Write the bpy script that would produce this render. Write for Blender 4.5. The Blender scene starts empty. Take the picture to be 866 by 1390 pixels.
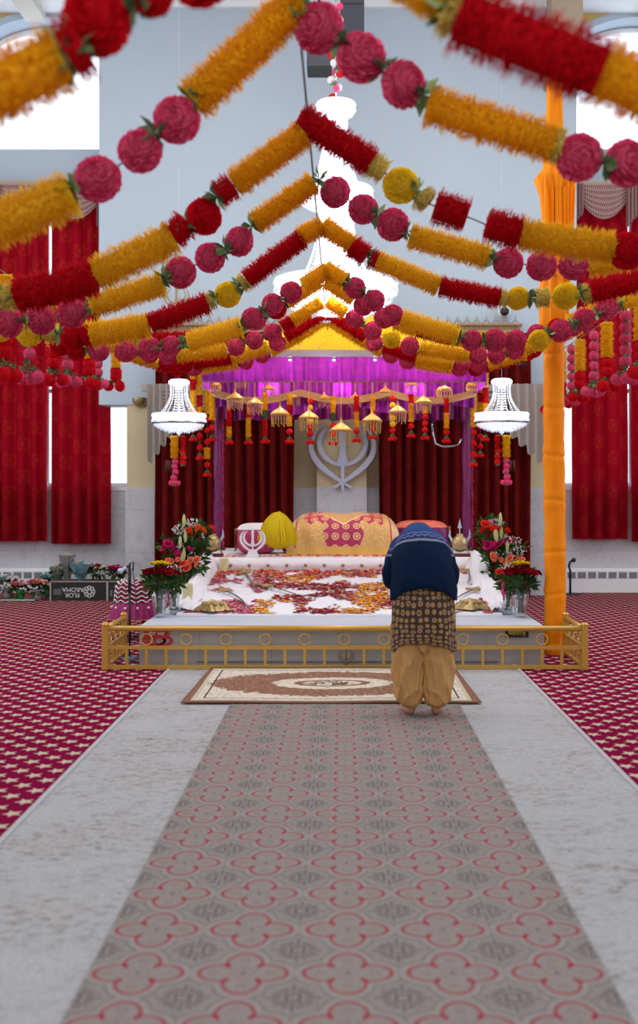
import bpy, math, random
from mathutils import Vector, Matrix, noise, Quaternion
random.seed(7)
R = random.Random(11)
PI = math.pi
scene = bpy.context.scene
COL = scene.collection

# ------------------------------------------------------------------ camera
CAMZ, F, CX, CY = 1.5, 1420.0, 465.0, 668.0
cam_d = bpy.data.cameras.new('camera')
cam = bpy.data.objects.new('camera', cam_d)
COL.objects.link(cam)
cam.location = (0, 0, CAMZ)
cam.rotation_euler = (PI / 2, 0, 0)
cam_d.sensor_fit = 'VERTICAL'
cam_d.sensor_height = 36.0
cam_d.lens = F / 1390 * 36.0
cam_d.shift_x = -(CX - 433) / 1390
cam_d.shift_y = -(695 - CY) / 1390
cam_d.clip_start = 0.05
cam_d.clip_end = 200
cam_d.dof.use_dof = True
cam_d.dof.focus_distance = 9.6
cam_d.dof.aperture_fstop = 1.6
scene.camera = cam

# ------------------------------------------------------------------ world, exposure
w = bpy.data.worlds.new('world')
scene.world = w
w.use_nodes = True
bg = w.node_tree.nodes['Background']
bg.inputs['Color'].default_value = (0.86, 0.93, 1.0, 1)
bg.inputs['Strength'].default_value = 2.3
scene.view_settings.view_transform = 'Standard'
scene.view_settings.look = 'None'
scene.view_settings.exposure = 0.0
scene.view_settings.gamma = 1.0
scene.view_settings.use_curve_mapping = False
scene.cycles.use_denoising = True
scene.cycles.max_bounces = 8
scene.cycles.transparent_max_bounces = 12
scene.cycles.sample_clamp_indirect = 6.0
scene.cycles.caustics_reflective = False
scene.cycles.caustics_refractive = False


def area_light(name, loc, rot, sx, sy, power, color):
    d = bpy.data.lights.new(name, 'AREA')
    d.shape = 'RECTANGLE'
    d.size, d.size_y = sx, sy
    d.energy = power
    d.color = color
    o = bpy.data.objects.new(name, d)
    COL.objects.link(o)
    o.location = loc
    o.rotation_euler = rot
    return o


def point_light(name, loc, power, color, radius=0.05):
    d = bpy.data.lights.new(name, 'POINT')
    d.energy = power
    d.color = color
    d.shadow_soft_size = radius
    o = bpy.data.objects.new(name, d)
    COL.objects.link(o)
    o.location = loc
    return o


# area lights for assumed side daylight, no windows modelled there, then two added fills
area_light('assumed_side_light', (-7.3, 9.0, 4.6), (0, -PI / 2, 0), 5.5, 9, 330, (0.93, 0.96, 1.0))
area_light('assumed_side_light', (7.3, 9.0, 4.6), (0, PI / 2, 0), 5.5, 9, 330, (0.93, 0.96, 1.0))
area_light('overhead_fill', (0, 9.2, 8.45), (0, 0, 0), 5, 6, 230, (1.0, 0.97, 0.92))  # added fill under the ceiling to brighten the hall, no fitting modelled
area_light('front_fill', (0, -3.7, 4.2), (PI / 2, 0, 0), 9, 3.5, 420, (0.95, 0.97, 1.0))  # added fill behind the camera, lifts the fronts of the garlands

# ------------------------------------------------------------------ helpers
def P(px, py, Y):
    """point in the hall that the photograph shows at pixel (px, py), Y metres away"""
    return Vector(((px - CX) * Y / F, Y, CAMZ - (py - CY) * Y / F))


def srgb(r, g, b):
    def c(x):
        x /= 255.0
        return x / 12.92 if x <= 0.04045 else ((x + 0.055) / 1.055) ** 2.4
    return (c(r), c(g), c(b), 1.0)


class E:
    """a value in a shader node tree, with arithmetic"""
    def __init__(s, nt, k):
        s.nt, s.k = nt, k

    def _m(s, op, *a, clamp=False):
        n = s.nt.nodes.new('ShaderNodeMath')
        n.operation = op
        n.use_clamp = clamp
        for i, x in enumerate((s,) + a):
            x = x.k if isinstance(x, E) else x
            if isinstance(x, (int, float)):
                n.inputs[i].default_value = x
            else:
                s.nt.links.new(x, n.inputs[i])
        return E(s.nt, n.outputs[0])

    def __add__(s, o): return s._m('ADD', o)
    __radd__ = __add__
    def __sub__(s, o): return s._m('SUBTRACT', o)
    def __rsub__(s, o): return s._m('MULTIPLY', -1.0)._m('ADD', o)
    def __mul__(s, o): return s._m('MULTIPLY', o)
    __rmul__ = __mul__
    def __truediv__(s, o): return s._m('DIVIDE', o)
    def abs(s): return s._m('ABSOLUTE')
    def sin(s): return s._m('SINE')
    def cos(s): return s._m('COSINE')
    def sqrt(s): return s._m('SQRT')
    def floor(s): return s._m('FLOOR')
    def frac(s): return s._m('FRACT')
    def min(s, o): return s._m('MINIMUM', o)
    def max(s, o): return s._m('MAXIMUM', o)
    def atan2(s, o): return s._m('ARCTAN2', o)
    def lt(s, o): return s._m('LESS_THAN', o)
    def gt(s, o): return s._m('GREATER_THAN', o)
    def pow(s, o): return s._m('POWER', o)
    def sat(s): return s._m('ADD', 0.0, clamp=True)
    def mod(s, o): return s._m('FLOORED_MODULO', o)

    def below(s, t, soft=0.002):
        """1 where the value lies under t, a soft edge"""
        return ((t - s) / soft + 0.5).sat()


def hyp(a, b):
    return (a * a + b * b).sqrt()


class Mat:
    def __init__(s, name):
        s.m = bpy.data.materials.new(name)
        s.m.use_nodes = True
        s.nt = s.m.node_tree
        s.b = s.nt.nodes['Principled BSDF']
        s.out = s.nt.nodes['Material Output']

    def xyz(s, kind='Object'):
        if kind == 'Position':
            g = s.nt.nodes.new('ShaderNodeNewGeometry')
            v = g.outputs['Position']
        else:
            t = s.nt.nodes.new('ShaderNodeTexCoord')
            v = t.outputs[kind]
        sp = s.nt.nodes.new('ShaderNodeSeparateXYZ')
        s.nt.links.new(v, sp.inputs[0])
        s.vec = v
        return [E(s.nt, sp.outputs[i]) for i in range(3)]

    def vec3(s, x, y, z):
        c = s.nt.nodes.new('ShaderNodeCombineXYZ')
        for i, q in enumerate((x, y, z)):
            if isinstance(q, E):
                s.nt.links.new(q.k, c.inputs[i])
            else:
                c.inputs[i].default_value = q
        return c.outputs[0]

    def noise(s, vec=None, scale=5, detail=3, rough=0.5, dist=0.0):
        n = s.nt.nodes.new('ShaderNodeTexNoise')
        n.inputs['Scale'].default_value = scale
        n.inputs['Detail'].default_value = detail
        n.inputs['Roughness'].default_value = rough
        n.inputs['Distortion'].default_value = dist
        if vec is not None:
            s.nt.links.new(vec, n.inputs['Vector'])
        return E(s.nt, n.outputs['Fac'])

    def voro(s, vec=None, scale=5, feature='F1', out='Distance', rnd=1.0):
        n = s.nt.nodes.new('ShaderNodeTexVoronoi')
        n.feature = feature
        n.inputs['Scale'].default_value = scale
        n.inputs['Randomness'].default_value = rnd
        if vec is not None:
            s.nt.links.new(vec, n.inputs['Vector'])
        return E(s.nt, n.outputs[out])

    def island(s):
        g = s.nt.nodes.new('ShaderNodeNewGeometry')
        return E(s.nt, g.outputs['Random Per Island'])

    def mix(s, f, a, b):
        n = s.nt.nodes.new('ShaderNodeMix')
        n.data_type = 'RGBA'
        for sock, v in ((n.inputs[0], f), (n.inputs[6], a), (n.inputs[7], b)):
            if isinstance(v, E):
                v = v.k
            if isinstance(v, (float, int, tuple)):
                sock.default_value = v
            else:
                s.nt.links.new(v, sock)
        return n.outputs[2]

    def color(s, c):
        if isinstance(c, tuple):
            s.b.inputs['Base Color'].default_value = c
        else:
            s.nt.links.new(c, s.b.inputs['Base Color'])

    def bump(s, h, strength=0.3, dist=0.01):
        n = s.nt.nodes.new('ShaderNodeBump')
        n.inputs['Strength'].default_value = strength
        n.inputs['Distance'].default_value = dist
        s.nt.links.new(h.k, n.inputs['Height'])
        s.nt.links.new(n.outputs[0], s.b.inputs['Normal'])

    def set(s, **k):
        for a, v in k.items():
            a = {'rough': 'Roughness', 'metal': 'Metallic', 'sheen': 'Sheen Weight', 'trans': 'Transmission Weight',
                 'ior': 'IOR', 'alpha': 'Alpha', 'spec': 'Specular IOR Level', 'coat': 'Coat Weight', 'em': 'Emission Strength',
                 'emc': 'Emission Color', 'sub': 'Subsurface Weight'}[a]
            if isinstance(v, E):
                s.nt.links.new(v.k, s.b.inputs[a])
            else:
                s.b.inputs[a].default_value = v
        return s

    def translucent(s, c, f):
        t = s.nt.nodes.new('ShaderNodeBsdfTranslucent')
        if isinstance(c, tuple):
            t.inputs[0].default_value = c
        else:
            s.nt.links.new(c, t.inputs[0])
        mx = s.nt.nodes.new('ShaderNodeMixShader')
        mx.inputs[0].default_value = f
        s.nt.links.new(s.b.outputs[0], mx.inputs[1])
        s.nt.links.new(t.outputs[0], mx.inputs[2])
        s.nt.links.new(mx.outputs[0], s.out.inputs[0])


def plain(name, c, rough=0.6, metal=0.0, var=0.0, scale=8.0, bump=0.0, **k):
    m = Mat(name)
    m.set(rough=rough, metal=metal, **k)
    if var or bump:
        n = m.noise(scale=scale, detail=4)
        m.xyz('Object')
        m.nt.links.new(m.vec, n.k.node.inputs['Vector'])
        if var:
            d = tuple(max(0, q * (1 - var)) for q in c[:3]) + (1,)
            l = tuple(min(1, q * (1 + var)) for q in c[:3]) + (1,)
            m.color(m.mix(n, d, l))
        else:
            m.color(c)
        if bump:
            m.bump(n, bump, 0.01)
    else:
        m.color(c)
    return m.m


def petal_mat(name, c, c2=None, tr=0.25, rough=0.75):
    """tissue petals: each petal its own tint"""
    m = Mat(name)
    c2 = c2 or tuple(min(1, q * 1.5 + 0.01) for q in c[:3]) + (1,)
    d = tuple(q * 0.72 for q in c[:3]) + (1,)
    i = m.island()
    cc = m.mix(i, m.mix(0.0, c, c), c2)
    cc = m.mix((i * 7.3).frac() * 0.5, cc, d)
    m.color(cc)
    m.set(rough=rough, spec=0.1)
    m.translucent(cc, tr)
    return m.m


class MB:
    """collects geometry for ONE mesh"""
    def __init__(s):
        s.v, s.f, s.mi, s.uv, s.cur = [], [], [], {}, 0

    def add(s, vs, fs):
        o = len(s.v)
        s.v += [tuple(q) for q in vs]
        s.f += [tuple(o + i for i in f) for f in fs]
        s.mi += [s.cur] * len(fs)
        return o

    def box(s, x0, x1, y0, y1, z0, z1):
        s.add([(x0, y0, z0), (x1, y0, z0), (x1, y1, z0), (x0, y1, z0), (x0, y0, z1), (x1, y0, z1), (x1, y1, z1), (x0, y1, z1)],
              [(0, 3, 2, 1), (4, 5, 6, 7), (0, 1, 5, 4), (1, 2, 6, 5), (2, 3, 7, 6), (3, 0, 4, 7)])
        return s

    def tube(s, pts, r, n=8, caps=True, rr=None):
        pts = [Vector(p) for p in pts]
        m = len(pts)
        prev = None
        vs = []
        for i, p in enumerate(pts):
            t = (pts[min(i + 1, m - 1)] - pts[max(i - 1, 0)])
            if t.length < 1e-9:
                t = Vector((0, 0, 1))
            t.normalize()
            if prev is None:
                a = Vector((0, 0, 1)) if abs(t.z) < 0.9 else Vector((1, 0, 0))
                u = t.cross(a).normalized()
            else:
                u = prev - t * prev.dot(t)
                u = u.normalized() if u.length > 1e-6 else t.orthogonal().normalized()
            prev = u
            w_ = t.cross(u)
            ri = rr[i] if rr else r
            for k in range(n):
                a = 2 * PI * k / n
                vs.append(p + (u * math.cos(a) + w_ * math.sin(a)) * ri)
        fs = []
        for i in range(m - 1):
            for k in range(n):
                k2 = (k + 1) % n
                fs.append((i * n + k, i * n + k2, (i + 1) * n + k2, (i + 1) * n + k))
        if caps:
            fs.append(tuple(range(n - 1, -1, -1)))
            fs.append(tuple((m - 1) * n + k for k in range(n)))
        s.add(vs, fs)
        return s

    def lathe(s, prof, n=24, c=(0, 0, 0), axis='z', sx=1, sy=1, wob=None):
        """prof: [(r, z)]"""
        vs = []
        for r, z in prof:
            for k in range(n):
                a = 2 * PI * k / n
                q = r * (wob(a, z) if wob else 1)
                x, y = q * math.cos(a) * sx, q * math.sin(a) * sy
                if axis == 'z':
                    vs.append((c[0] + x, c[1] + y, c[2] + z))
                elif axis == 'y':
                    vs.append((c[0] + x, c[1] + z, c[2] + y))
                else:
                    vs.append((c[0] + z, c[1] + x, c[2] + y))
        fs = []
        for i in range(len(prof) - 1):
            for k in range(n):
                k2 = (k + 1) % n
                fs.append((i * n + k, i * n + k2, (i + 1) * n + k2, (i + 1) * n + k))
        s.add(vs, fs)
        return s

    def grid(s, fn, nu, nv, uv=True):
        """fn(u, v) -> point, u, v in 0..1"""
        vs = [fn(i / nu, j / nv) for j in range(nv + 1) for i in range(nu + 1)]
        fs = [(j * (nu + 1) + i, j * (nu + 1) + i + 1, (j + 1) * (nu + 1) + i + 1, (j + 1) * (nu + 1) + i)
              for j in range(nv) for i in range(nu)]
        o = s.add(vs, fs)
        if uv:
            for j in range(nv + 1):
                for i in range(nu + 1):
                    s.uv[o + j * (nu + 1) + i] = (i / nu, j / nv)
        return s

    def prism(s, poly, y0, y1, plane='xz'):
        """extrude a polygon in the xz plane from y0 to y1"""
        n = len(poly)
        if plane == 'xz':
            vs = [(x, y0, z) for x, z in poly] + [(x, y1, z) for x, z in poly]
        else:
            vs = [(x, z, y0) for x, z in poly] + [(x, z, y1) for x, z in poly]
        fs = [tuple(range(n)), tuple(range(2 * n - 1, n - 1, -1))]
        for i in range(n):
            j = (i + 1) % n
            fs.append((i, i + n, j + n, j))
        s.add(vs, fs)
        return s

    def ribbon(s, path, widths, y0, y1):
        """flat curved bar in the xz plane, path of (x, z), half widths"""
        n = len(path)
        L, Rr = [], []
        for i in range(n):
            a, b = path[max(i - 1, 0)], path[min(i + 1, n - 1)]
            tx, tz = b[0] - a[0], b[1] - a[1]
            l = math.hypot(tx, tz) or 1
            nx, nz = -tz / l, tx / l
            L.append((path[i][0] + nx * widths[i], path[i][1] + nz * widths[i]))
            Rr.append((path[i][0] - nx * widths[i], path[i][1] - nz * widths[i]))
        vs = [(x, y0, z) for x, z in L] + [(x, y0, z) for x, z in Rr] + [(x, y1, z) for x, z in L] + [(x, y1, z) for x, z in Rr]
        fs = []
        for i in range(n - 1):
            fs += [(i, i + 1, n + i + 1, n + i), (2 * n + i, 3 * n + i, 3 * n + i + 1, 2 * n + i + 1),
                   (i, 2 * n + i, 2 * n + i + 1, i + 1), (n + i, n + i + 1, 3 * n + i + 1, 3 * n + i)]
        fs += [(0, n, 3 * n, 2 * n), (n - 1, 3 * n - 1, 4 * n - 1, 2 * n - 1)]
        s.add(vs, fs)
        return s

    def sphere(s, c, r, n=10, m=6, sx=1, sy=1, sz=1):
        prof = [(max(1e-4, math.sin(PI * j / m)) * r, -math.cos(PI * j / m) * r * sz) for j in range(m + 1)]
        return s.lathe(prof, n, c, sx=sx, sy=sy)

    def build(s, name, mat, parent=None, smooth=True, loc=None):
        me = bpy.data.meshes.new(name)
        me.from_pydata(s.v, [], s.f)
        mats = mat if isinstance(mat, (list, tuple)) else [mat]
        for q in mats:
            me.materials.append(q)
        if len(mats) > 1:
            me.polygons.foreach_set('material_index', s.mi)
        if s.uv:
            l = me.uv_layers.new(name='UVMap')
            for lp in me.loops:
                l.data[lp.index].uv = s.uv.get(lp.vertex_index, (0, 0))
        if smooth:
            me.polygons.foreach_set('use_smooth', [True] * len(me.polygons))
        me.update()
        o = bpy.data.objects.new(name, me)
        COL.objects.link(o)
        if parent is not None:
            o.parent = parent
        if loc is not None:
            o.location = loc
        return o


def tag(o, label=None, cat=None, group=None, kind=None):
    if label: o['label'] = label
    if cat: o['category'] = cat
    if group: o['group'] = group
    if kind: o['kind'] = kind
    return o


def thing(name, label, cat, loc=(0, 0, 0), rz=0.0, group=None):
    o = bpy.data.objects.new(name, None)
    COL.objects.link(o)
    o.empty_display_size = 0.1
    o.location = loc
    o.rotation_euler = (0, 0, rz)
    return tag(o, label, cat, group)


def struct(o):
    o['kind'] = 'structure'
    return o


def link_copy(src, parent=None, loc=None, rot=None, scale=None, mat=None):
    """a copy of a part that shares its mesh"""
    c = src.copy()
    COL.objects.link(c)
    c.parent = parent
    if loc is not None: c.location = loc
    if rot is not None: c.rotation_euler = rot
    if scale is not None: c.scale = (scale,) * 3 if isinstance(scale, (int, float)) else scale
    if mat is not None: c.data.materials[0] = mat
    return c


def dup_thing(root, loc, label, group=None, rz=None, scale=None):
    r = root.copy()
    COL.objects.link(r)
    r.location = loc
    if rz is not None: r.rotation_euler = (0, 0, rz)
    if scale is not None: r.scale = (scale,) * 3
    tag(r, label, None, group)
    for ch in list(root.children):
        c = ch.copy()
        COL.objects.link(c)
        c.parent = r
        for g in list(ch.children):
            d = g.copy()
            COL.objects.link(d)
            d.parent = c
    return r


def aim(d):
    """Euler that turns local z to direction d"""
    return Vector(d).to_track_quat('Z', 'Y').to_euler()
# ------------------------------------------------------------------ materials of the room
m_wall = plain('painted_wall', srgb(182, 196, 208), 0.9, var=0.03, scale=1.5)
m_cream = plain('cream_paint', srgb(214, 198, 160), 0.85, var=0.04, scale=2)
m_white = plain('white_paint', srgb(235, 236, 238), 0.6, var=0.02, scale=2)
m_band = plain('ochre_trim', srgb(196, 164, 96), 0.6, var=0.05)
m_beige = plain('beige_beam', srgb(178, 160, 138), 0.7, var=0.05)


def marble(name, base, vein):
    m = Mat(name)
    x, y, z = m.xyz('Position')
    n1 = m.noise(m.vec, 1.7, 5, 0.6, 0.8)
    n2 = m.noise(m.vec, 3.1, 8, 0.65, 1.6)
    v = (n2 - 0.5).abs().below(0.004, 0.03) * n1.gt(0.45)
    c = m.mix(n1, base, tuple(q * 0.8 for q in base[:3]) + (1,))
    c = m.mix(v * 0.75, c, vein)
    tile = ((x / 1.2).frac() - 0.003).lt(0.0).max(((z / 0.62).frac() - 0.008).lt(0.0))
    c = m.mix(tile * 0.6, c, vein)
    m.color(c)
    m.set(rough=0.3)
    return m.m


m_marble = marble('grey_marble', srgb(212, 214, 218), srgb(140, 140, 148))


def star_carpet():
    m = Mat('star_carpet')
    x, y, z = m.xyz('Position')
    px, py = 0.1875, 0.188
    def stars(ox, oy):
        u = ((x - ox) / px).frac() * px - px / 2
        v = ((y - oy) / py).frac() * py - py / 2
        r = hyp(u, v)
        a = (u * 1.0).atan2(v * -1.0)          # 0 along -y: one arm towards the door
        a = a + 0.12
        k = (a / (2 * PI / 5) + 0.5).frac() - 0.5
        k = k.abs() * (2 * PI / 5)             # 0 at arm, 36 deg between
        # straight-edged star: r*cos(k) + c*r*sin(k) < R
        s_ = r * (k.cos() + k.sin() * 2.45)
        return s_.below(0.053, 0.004)
    s = stars(-1.54 - px / 2, 4.881 - py / 2).max(stars(-1.634 - px / 2, 4.975 - py / 2))
    n = m.noise(m.vec, 220, 2)
    n2 = m.noise(m.vec, 1.3, 3)
    base = m.mix(n, srgb(92, 0, 38), srgb(138, 10, 62))
    base = m.mix(n2 * 0.35, base, srgb(140, 14, 66))
    st = m.mix(n, srgb(168, 148, 126), srgb(220, 204, 182))
    m.color(m.mix(s, base, st))
    m.set(rough=1.0, spec=0.03)
    m.bump(n, 0.3, 0.004)
    return m.m


def grey_runner():
    m = Mat('grey_runner')
    x, y, z = m.xyz('Position')
    v = m.vec3(x * 0.62, y, z)
    n = m.noise(v, 110, 3, 0.75)
    n2 = m.noise(v, 26, 6, 0.8, 0.4)
    n3 = m.noise(v, 2.2, 4, 0.6)
    c = m.mix(((n - 0.35) * 2.2).sat(), srgb(158, 157, 158), srgb(208, 209, 212))
    sp = ((n2 * 0.6 + n * 0.4 - 0.51) * 16).sat() * ((n3 - 0.34) * 4.0).sat()
    c = m.mix(sp * 0.8, c, srgb(112, 103, 90))
    c = m.mix(((n3 - 0.5) * 2.0).sat() * 0.4, c, srgb(168, 156, 140))
    m.color(c)
    m.set(rough=1.0, spec=.05)
    m.bump(n, 0.6, 0.005)
    return m.m


def medallion_runner():
    m = Mat('medallion_runner')
    x, y, z = m.xyz('Position')
    P_ = 0.324
    wn = m.noise(m.vec, 25, 2)
    u = ((x - 0.016) / P_ + 0.5).frac() * P_ - P_ / 2
    v = ((y - 3.556) / 0.3205 + 0.5).frac() * P_ - P_ / 2
    u = u + (wn - 0.5) * 0.004
    au, av = u.abs(), v.abs()
    # four lobes around the centre
    d1 = hyp((au - 0.062) / 1.32, v) - 0.055
    d2 = hyp(u, (av - 0.062) / 1.32) - 0.055
    d = d1.min(d2)
    red = (d - 0.001).abs().below(0.0036, 0.003).max(d.lt(0.006) * (au - av).abs().lt(0.012) * (au - 0.053).abs().lt(0.012))
    d = d.max(-1.0 * 0 + -0.2)
    core = (hyp(u, v) - 0.034).abs().below(0.0016, 0.003)
    halo = (d - 0.017).abs().below(0.004, 0.006)
    halo2 = (d - 0.030).abs().below(0.0022, 0.005)
    # small marks within the lobes
    mk = (hyp(au - 0.088, v) - 0.013).abs().below(0.0022, 0.003).max((hyp(u, av - 0.088) - 0.013).abs().below(0.0022, 0.003))
    tick = (au.lt(0.002).max(av.lt(0.002))) * hyp(u, v).lt(0.014)
    # rosette in the corners of the cell
    cu, cv = P_ / 2 - au, P_ / 2 - av
    box = cu.max(cv)
    fr = (box - 0.020).abs().below(0.0026, 0.003)
    diag = (cu - cv).abs().below(0.0035, 0.004) * hyp(cu, cv).gt(0.024) * hyp(cu, cv).lt(0.068)
    ax = (cu.min(cv)).below(0.0028, 0.003) * hyp(cu, cv).gt(0.034) * hyp(cu, cv).lt(0.084)
    bead = (hyp(cu - 0.048, cv - 0.022) - 0.008).abs().below(0.003, 0.003).max((hyp(cu - 0.022, cv - 0.048) - 0.008).abs().below(0.003, 0.003))
    band = cu.min(cv).below(0.006, 0.004) * hyp(cu, cv).gt(0.11)
    leaf = m.voro(m.vec, 75).below(0.24, 0.12)
    nn = m.noise(m.vec, 130, 2)
    base = m.mix(nn, srgb(122, 114, 110), srgb(164, 156, 150))
    c = m.mix(leaf * 0.7 * d.gt(0.03), base, srgb(88, 88, 94))
    c = m.mix(halo * 0.2, c, srgb(186, 180, 172))
    fine = (m.voro(m.vec, 120) - .22).abs().below(.05, .06) * wn.gt(.42)
    c = m.mix(fine * 0.45, c, srgb(96, 96, 102))
    c = m.mix(halo2 * 0.75, c, srgb(96, 98, 104))
    c = m.mix(mk * 0.55, c, srgb(134, 74, 84))
    c = m.mix(core * 0.6, c, srgb(120, 88, 84))
    c = m.mix(tick, c, srgb(84, 84, 92))
    c = m.mix((ax.max(diag * 0.8).max(bead * 0.8)) * 0.9, c, srgb(70, 68, 76))
    c = m.mix(fr * 0.95, c, srgb(62, 50, 54))
    c = m.mix(band * 0.25, c, srgb(112, 114, 120))
    c = m.mix(red * 0.95, c, srgb(158, 18, 52))
    m.color(c)
    m.set(rough=1.0, spec=.05)
    m.bump(nn, 0.4, 0.003)
    return m.m


def fringe_rug():
    m = Mat('brown_medallion_rug')
    x, y, z = m.xyz('Object')     # centred on the rug
    hx, hy = 1.04, 0.72
    n = m.noise(m.vec, 90, 2)
    wob = m.noise(m.vec, 9, 3)
    wob2 = m.noise(m.vec, 30, 3)
    e = (hx - x.abs()).min((hy - y.abs()))          # distance from the edge
    r = hyp(x / 0.92, y / 0.50) + (wob - 0.5) * 0.20 + (wob2 - 0.5) * 0.34
    r2 = hyp(x / 0.46, y / 0.24) + (wob2 - 0.5) * 0.3
    r3 = hyp(x / 0.26, y / 0.12) + (wob2 - 0.5) * 0.14
    brown = m.mix(n, srgb(116, 78, 60), srgb(156, 116, 96))
    cream = m.mix(n, srgb(192, 178, 158), srgb(232, 224, 208))
    orn = (m.voro(m.vec, 22, 'F1') - 0.30).abs().below(0.07, 0.1) * wob2.gt(0.46)
    c = m.mix(orn * 0.6, cream, srgb(128, 110, 84))
    c = m.mix(r.below(1.0, 0.03) * orn.lt(0.97), c, brown)
    sc2 = (m.voro(m.vec, 30) - .26).abs().below(.05, .06) * wob2.gt(.5)
    c = m.mix(sc2 * r.below(1.0, .02) * .55, c, cream)
    c = m.mix(r2.below(1.0, 0.05), c, m.mix(orn * .7, cream, srgb(150, 124, 96)))
    ring = (r3 - 1.0).abs().below(0.14, 0.05)
    c = m.mix(ring, c, brown)
    c = m.mix(r3.below(0.8, 0.1) * wob2.gt(0.5), c, srgb(104, 84, 66))
    c = m.mix((e - 0.13).abs().below(0.006, 0.004), c, srgb(60, 50, 44))
    c = m.mix(e.below(0.075, 0.004), c, srgb(196, 182, 160))
    c = m.mix(e.below(0.045, 0.004), c, brown)
    m.color(c)
    m.set(rough=1.0, spec=.05)
    m.bump(n, 0.6, 0.006)
    return m.m


# ------------------------------------------------------------------ floor, ceiling, walls
b = MB(); b.box(-8, 8, -4, 16.6, -0.1, 0)
struct(b.build('floor', star_carpet(), smooth=False))
b = MB(); b.box(-8, 8, -4, 16.6, 8.73, 8.85)
struct(b.build('ceiling', m_white, smooth=False))
b = MB(); b.box(-7.6, -7.45, -4, 16.6, 0, 8.73)
struct(b.build('wall_left', m_wall, smooth=False))
b = MB(); b.box(7.45, 7.6, -4, 16.6, 0, 8.73)
struct(b.build('wall_right', m_wall, smooth=False))
b = MB(); b.box(-7.6, 7.6, -4.15, -4, 0, 8.73)
struct(b.build('wall_front', plain('warm_wall', srgb(150, 140, 132), .9), smooth=False))

# central altar wall: wide above, narrower below, marble at the foot
b = MB()
b.box(-3.54, 3.40, 15.2, 15.75, 2.77, 8.73)
struct(b.build('wall_back', m_wall, smooth=False))
b = MB(); b.box(-3.14, 2.97, 15.22, 15.75, 1.56, 2.77)
struct(b.build('wall_altar', m_cream, smooth=False))
b = MB(); b.box(-3.15, 2.98, 15.17, 15.74, 0, 1.56)
struct(b.build('trim_1', m_marble, smooth=False))
b = MB(); b.box(-0.37, 0.345, 14.98, 15.2, 1.57, 3.6)
struct(b.build('trim_2', m_cream, smooth=False))
b = MB(); b.box(-0.37, 0.345, 14.96, 15.16, 0, 1.57)
struct(b.build('trim_3', m_marble, smooth=False))


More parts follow.
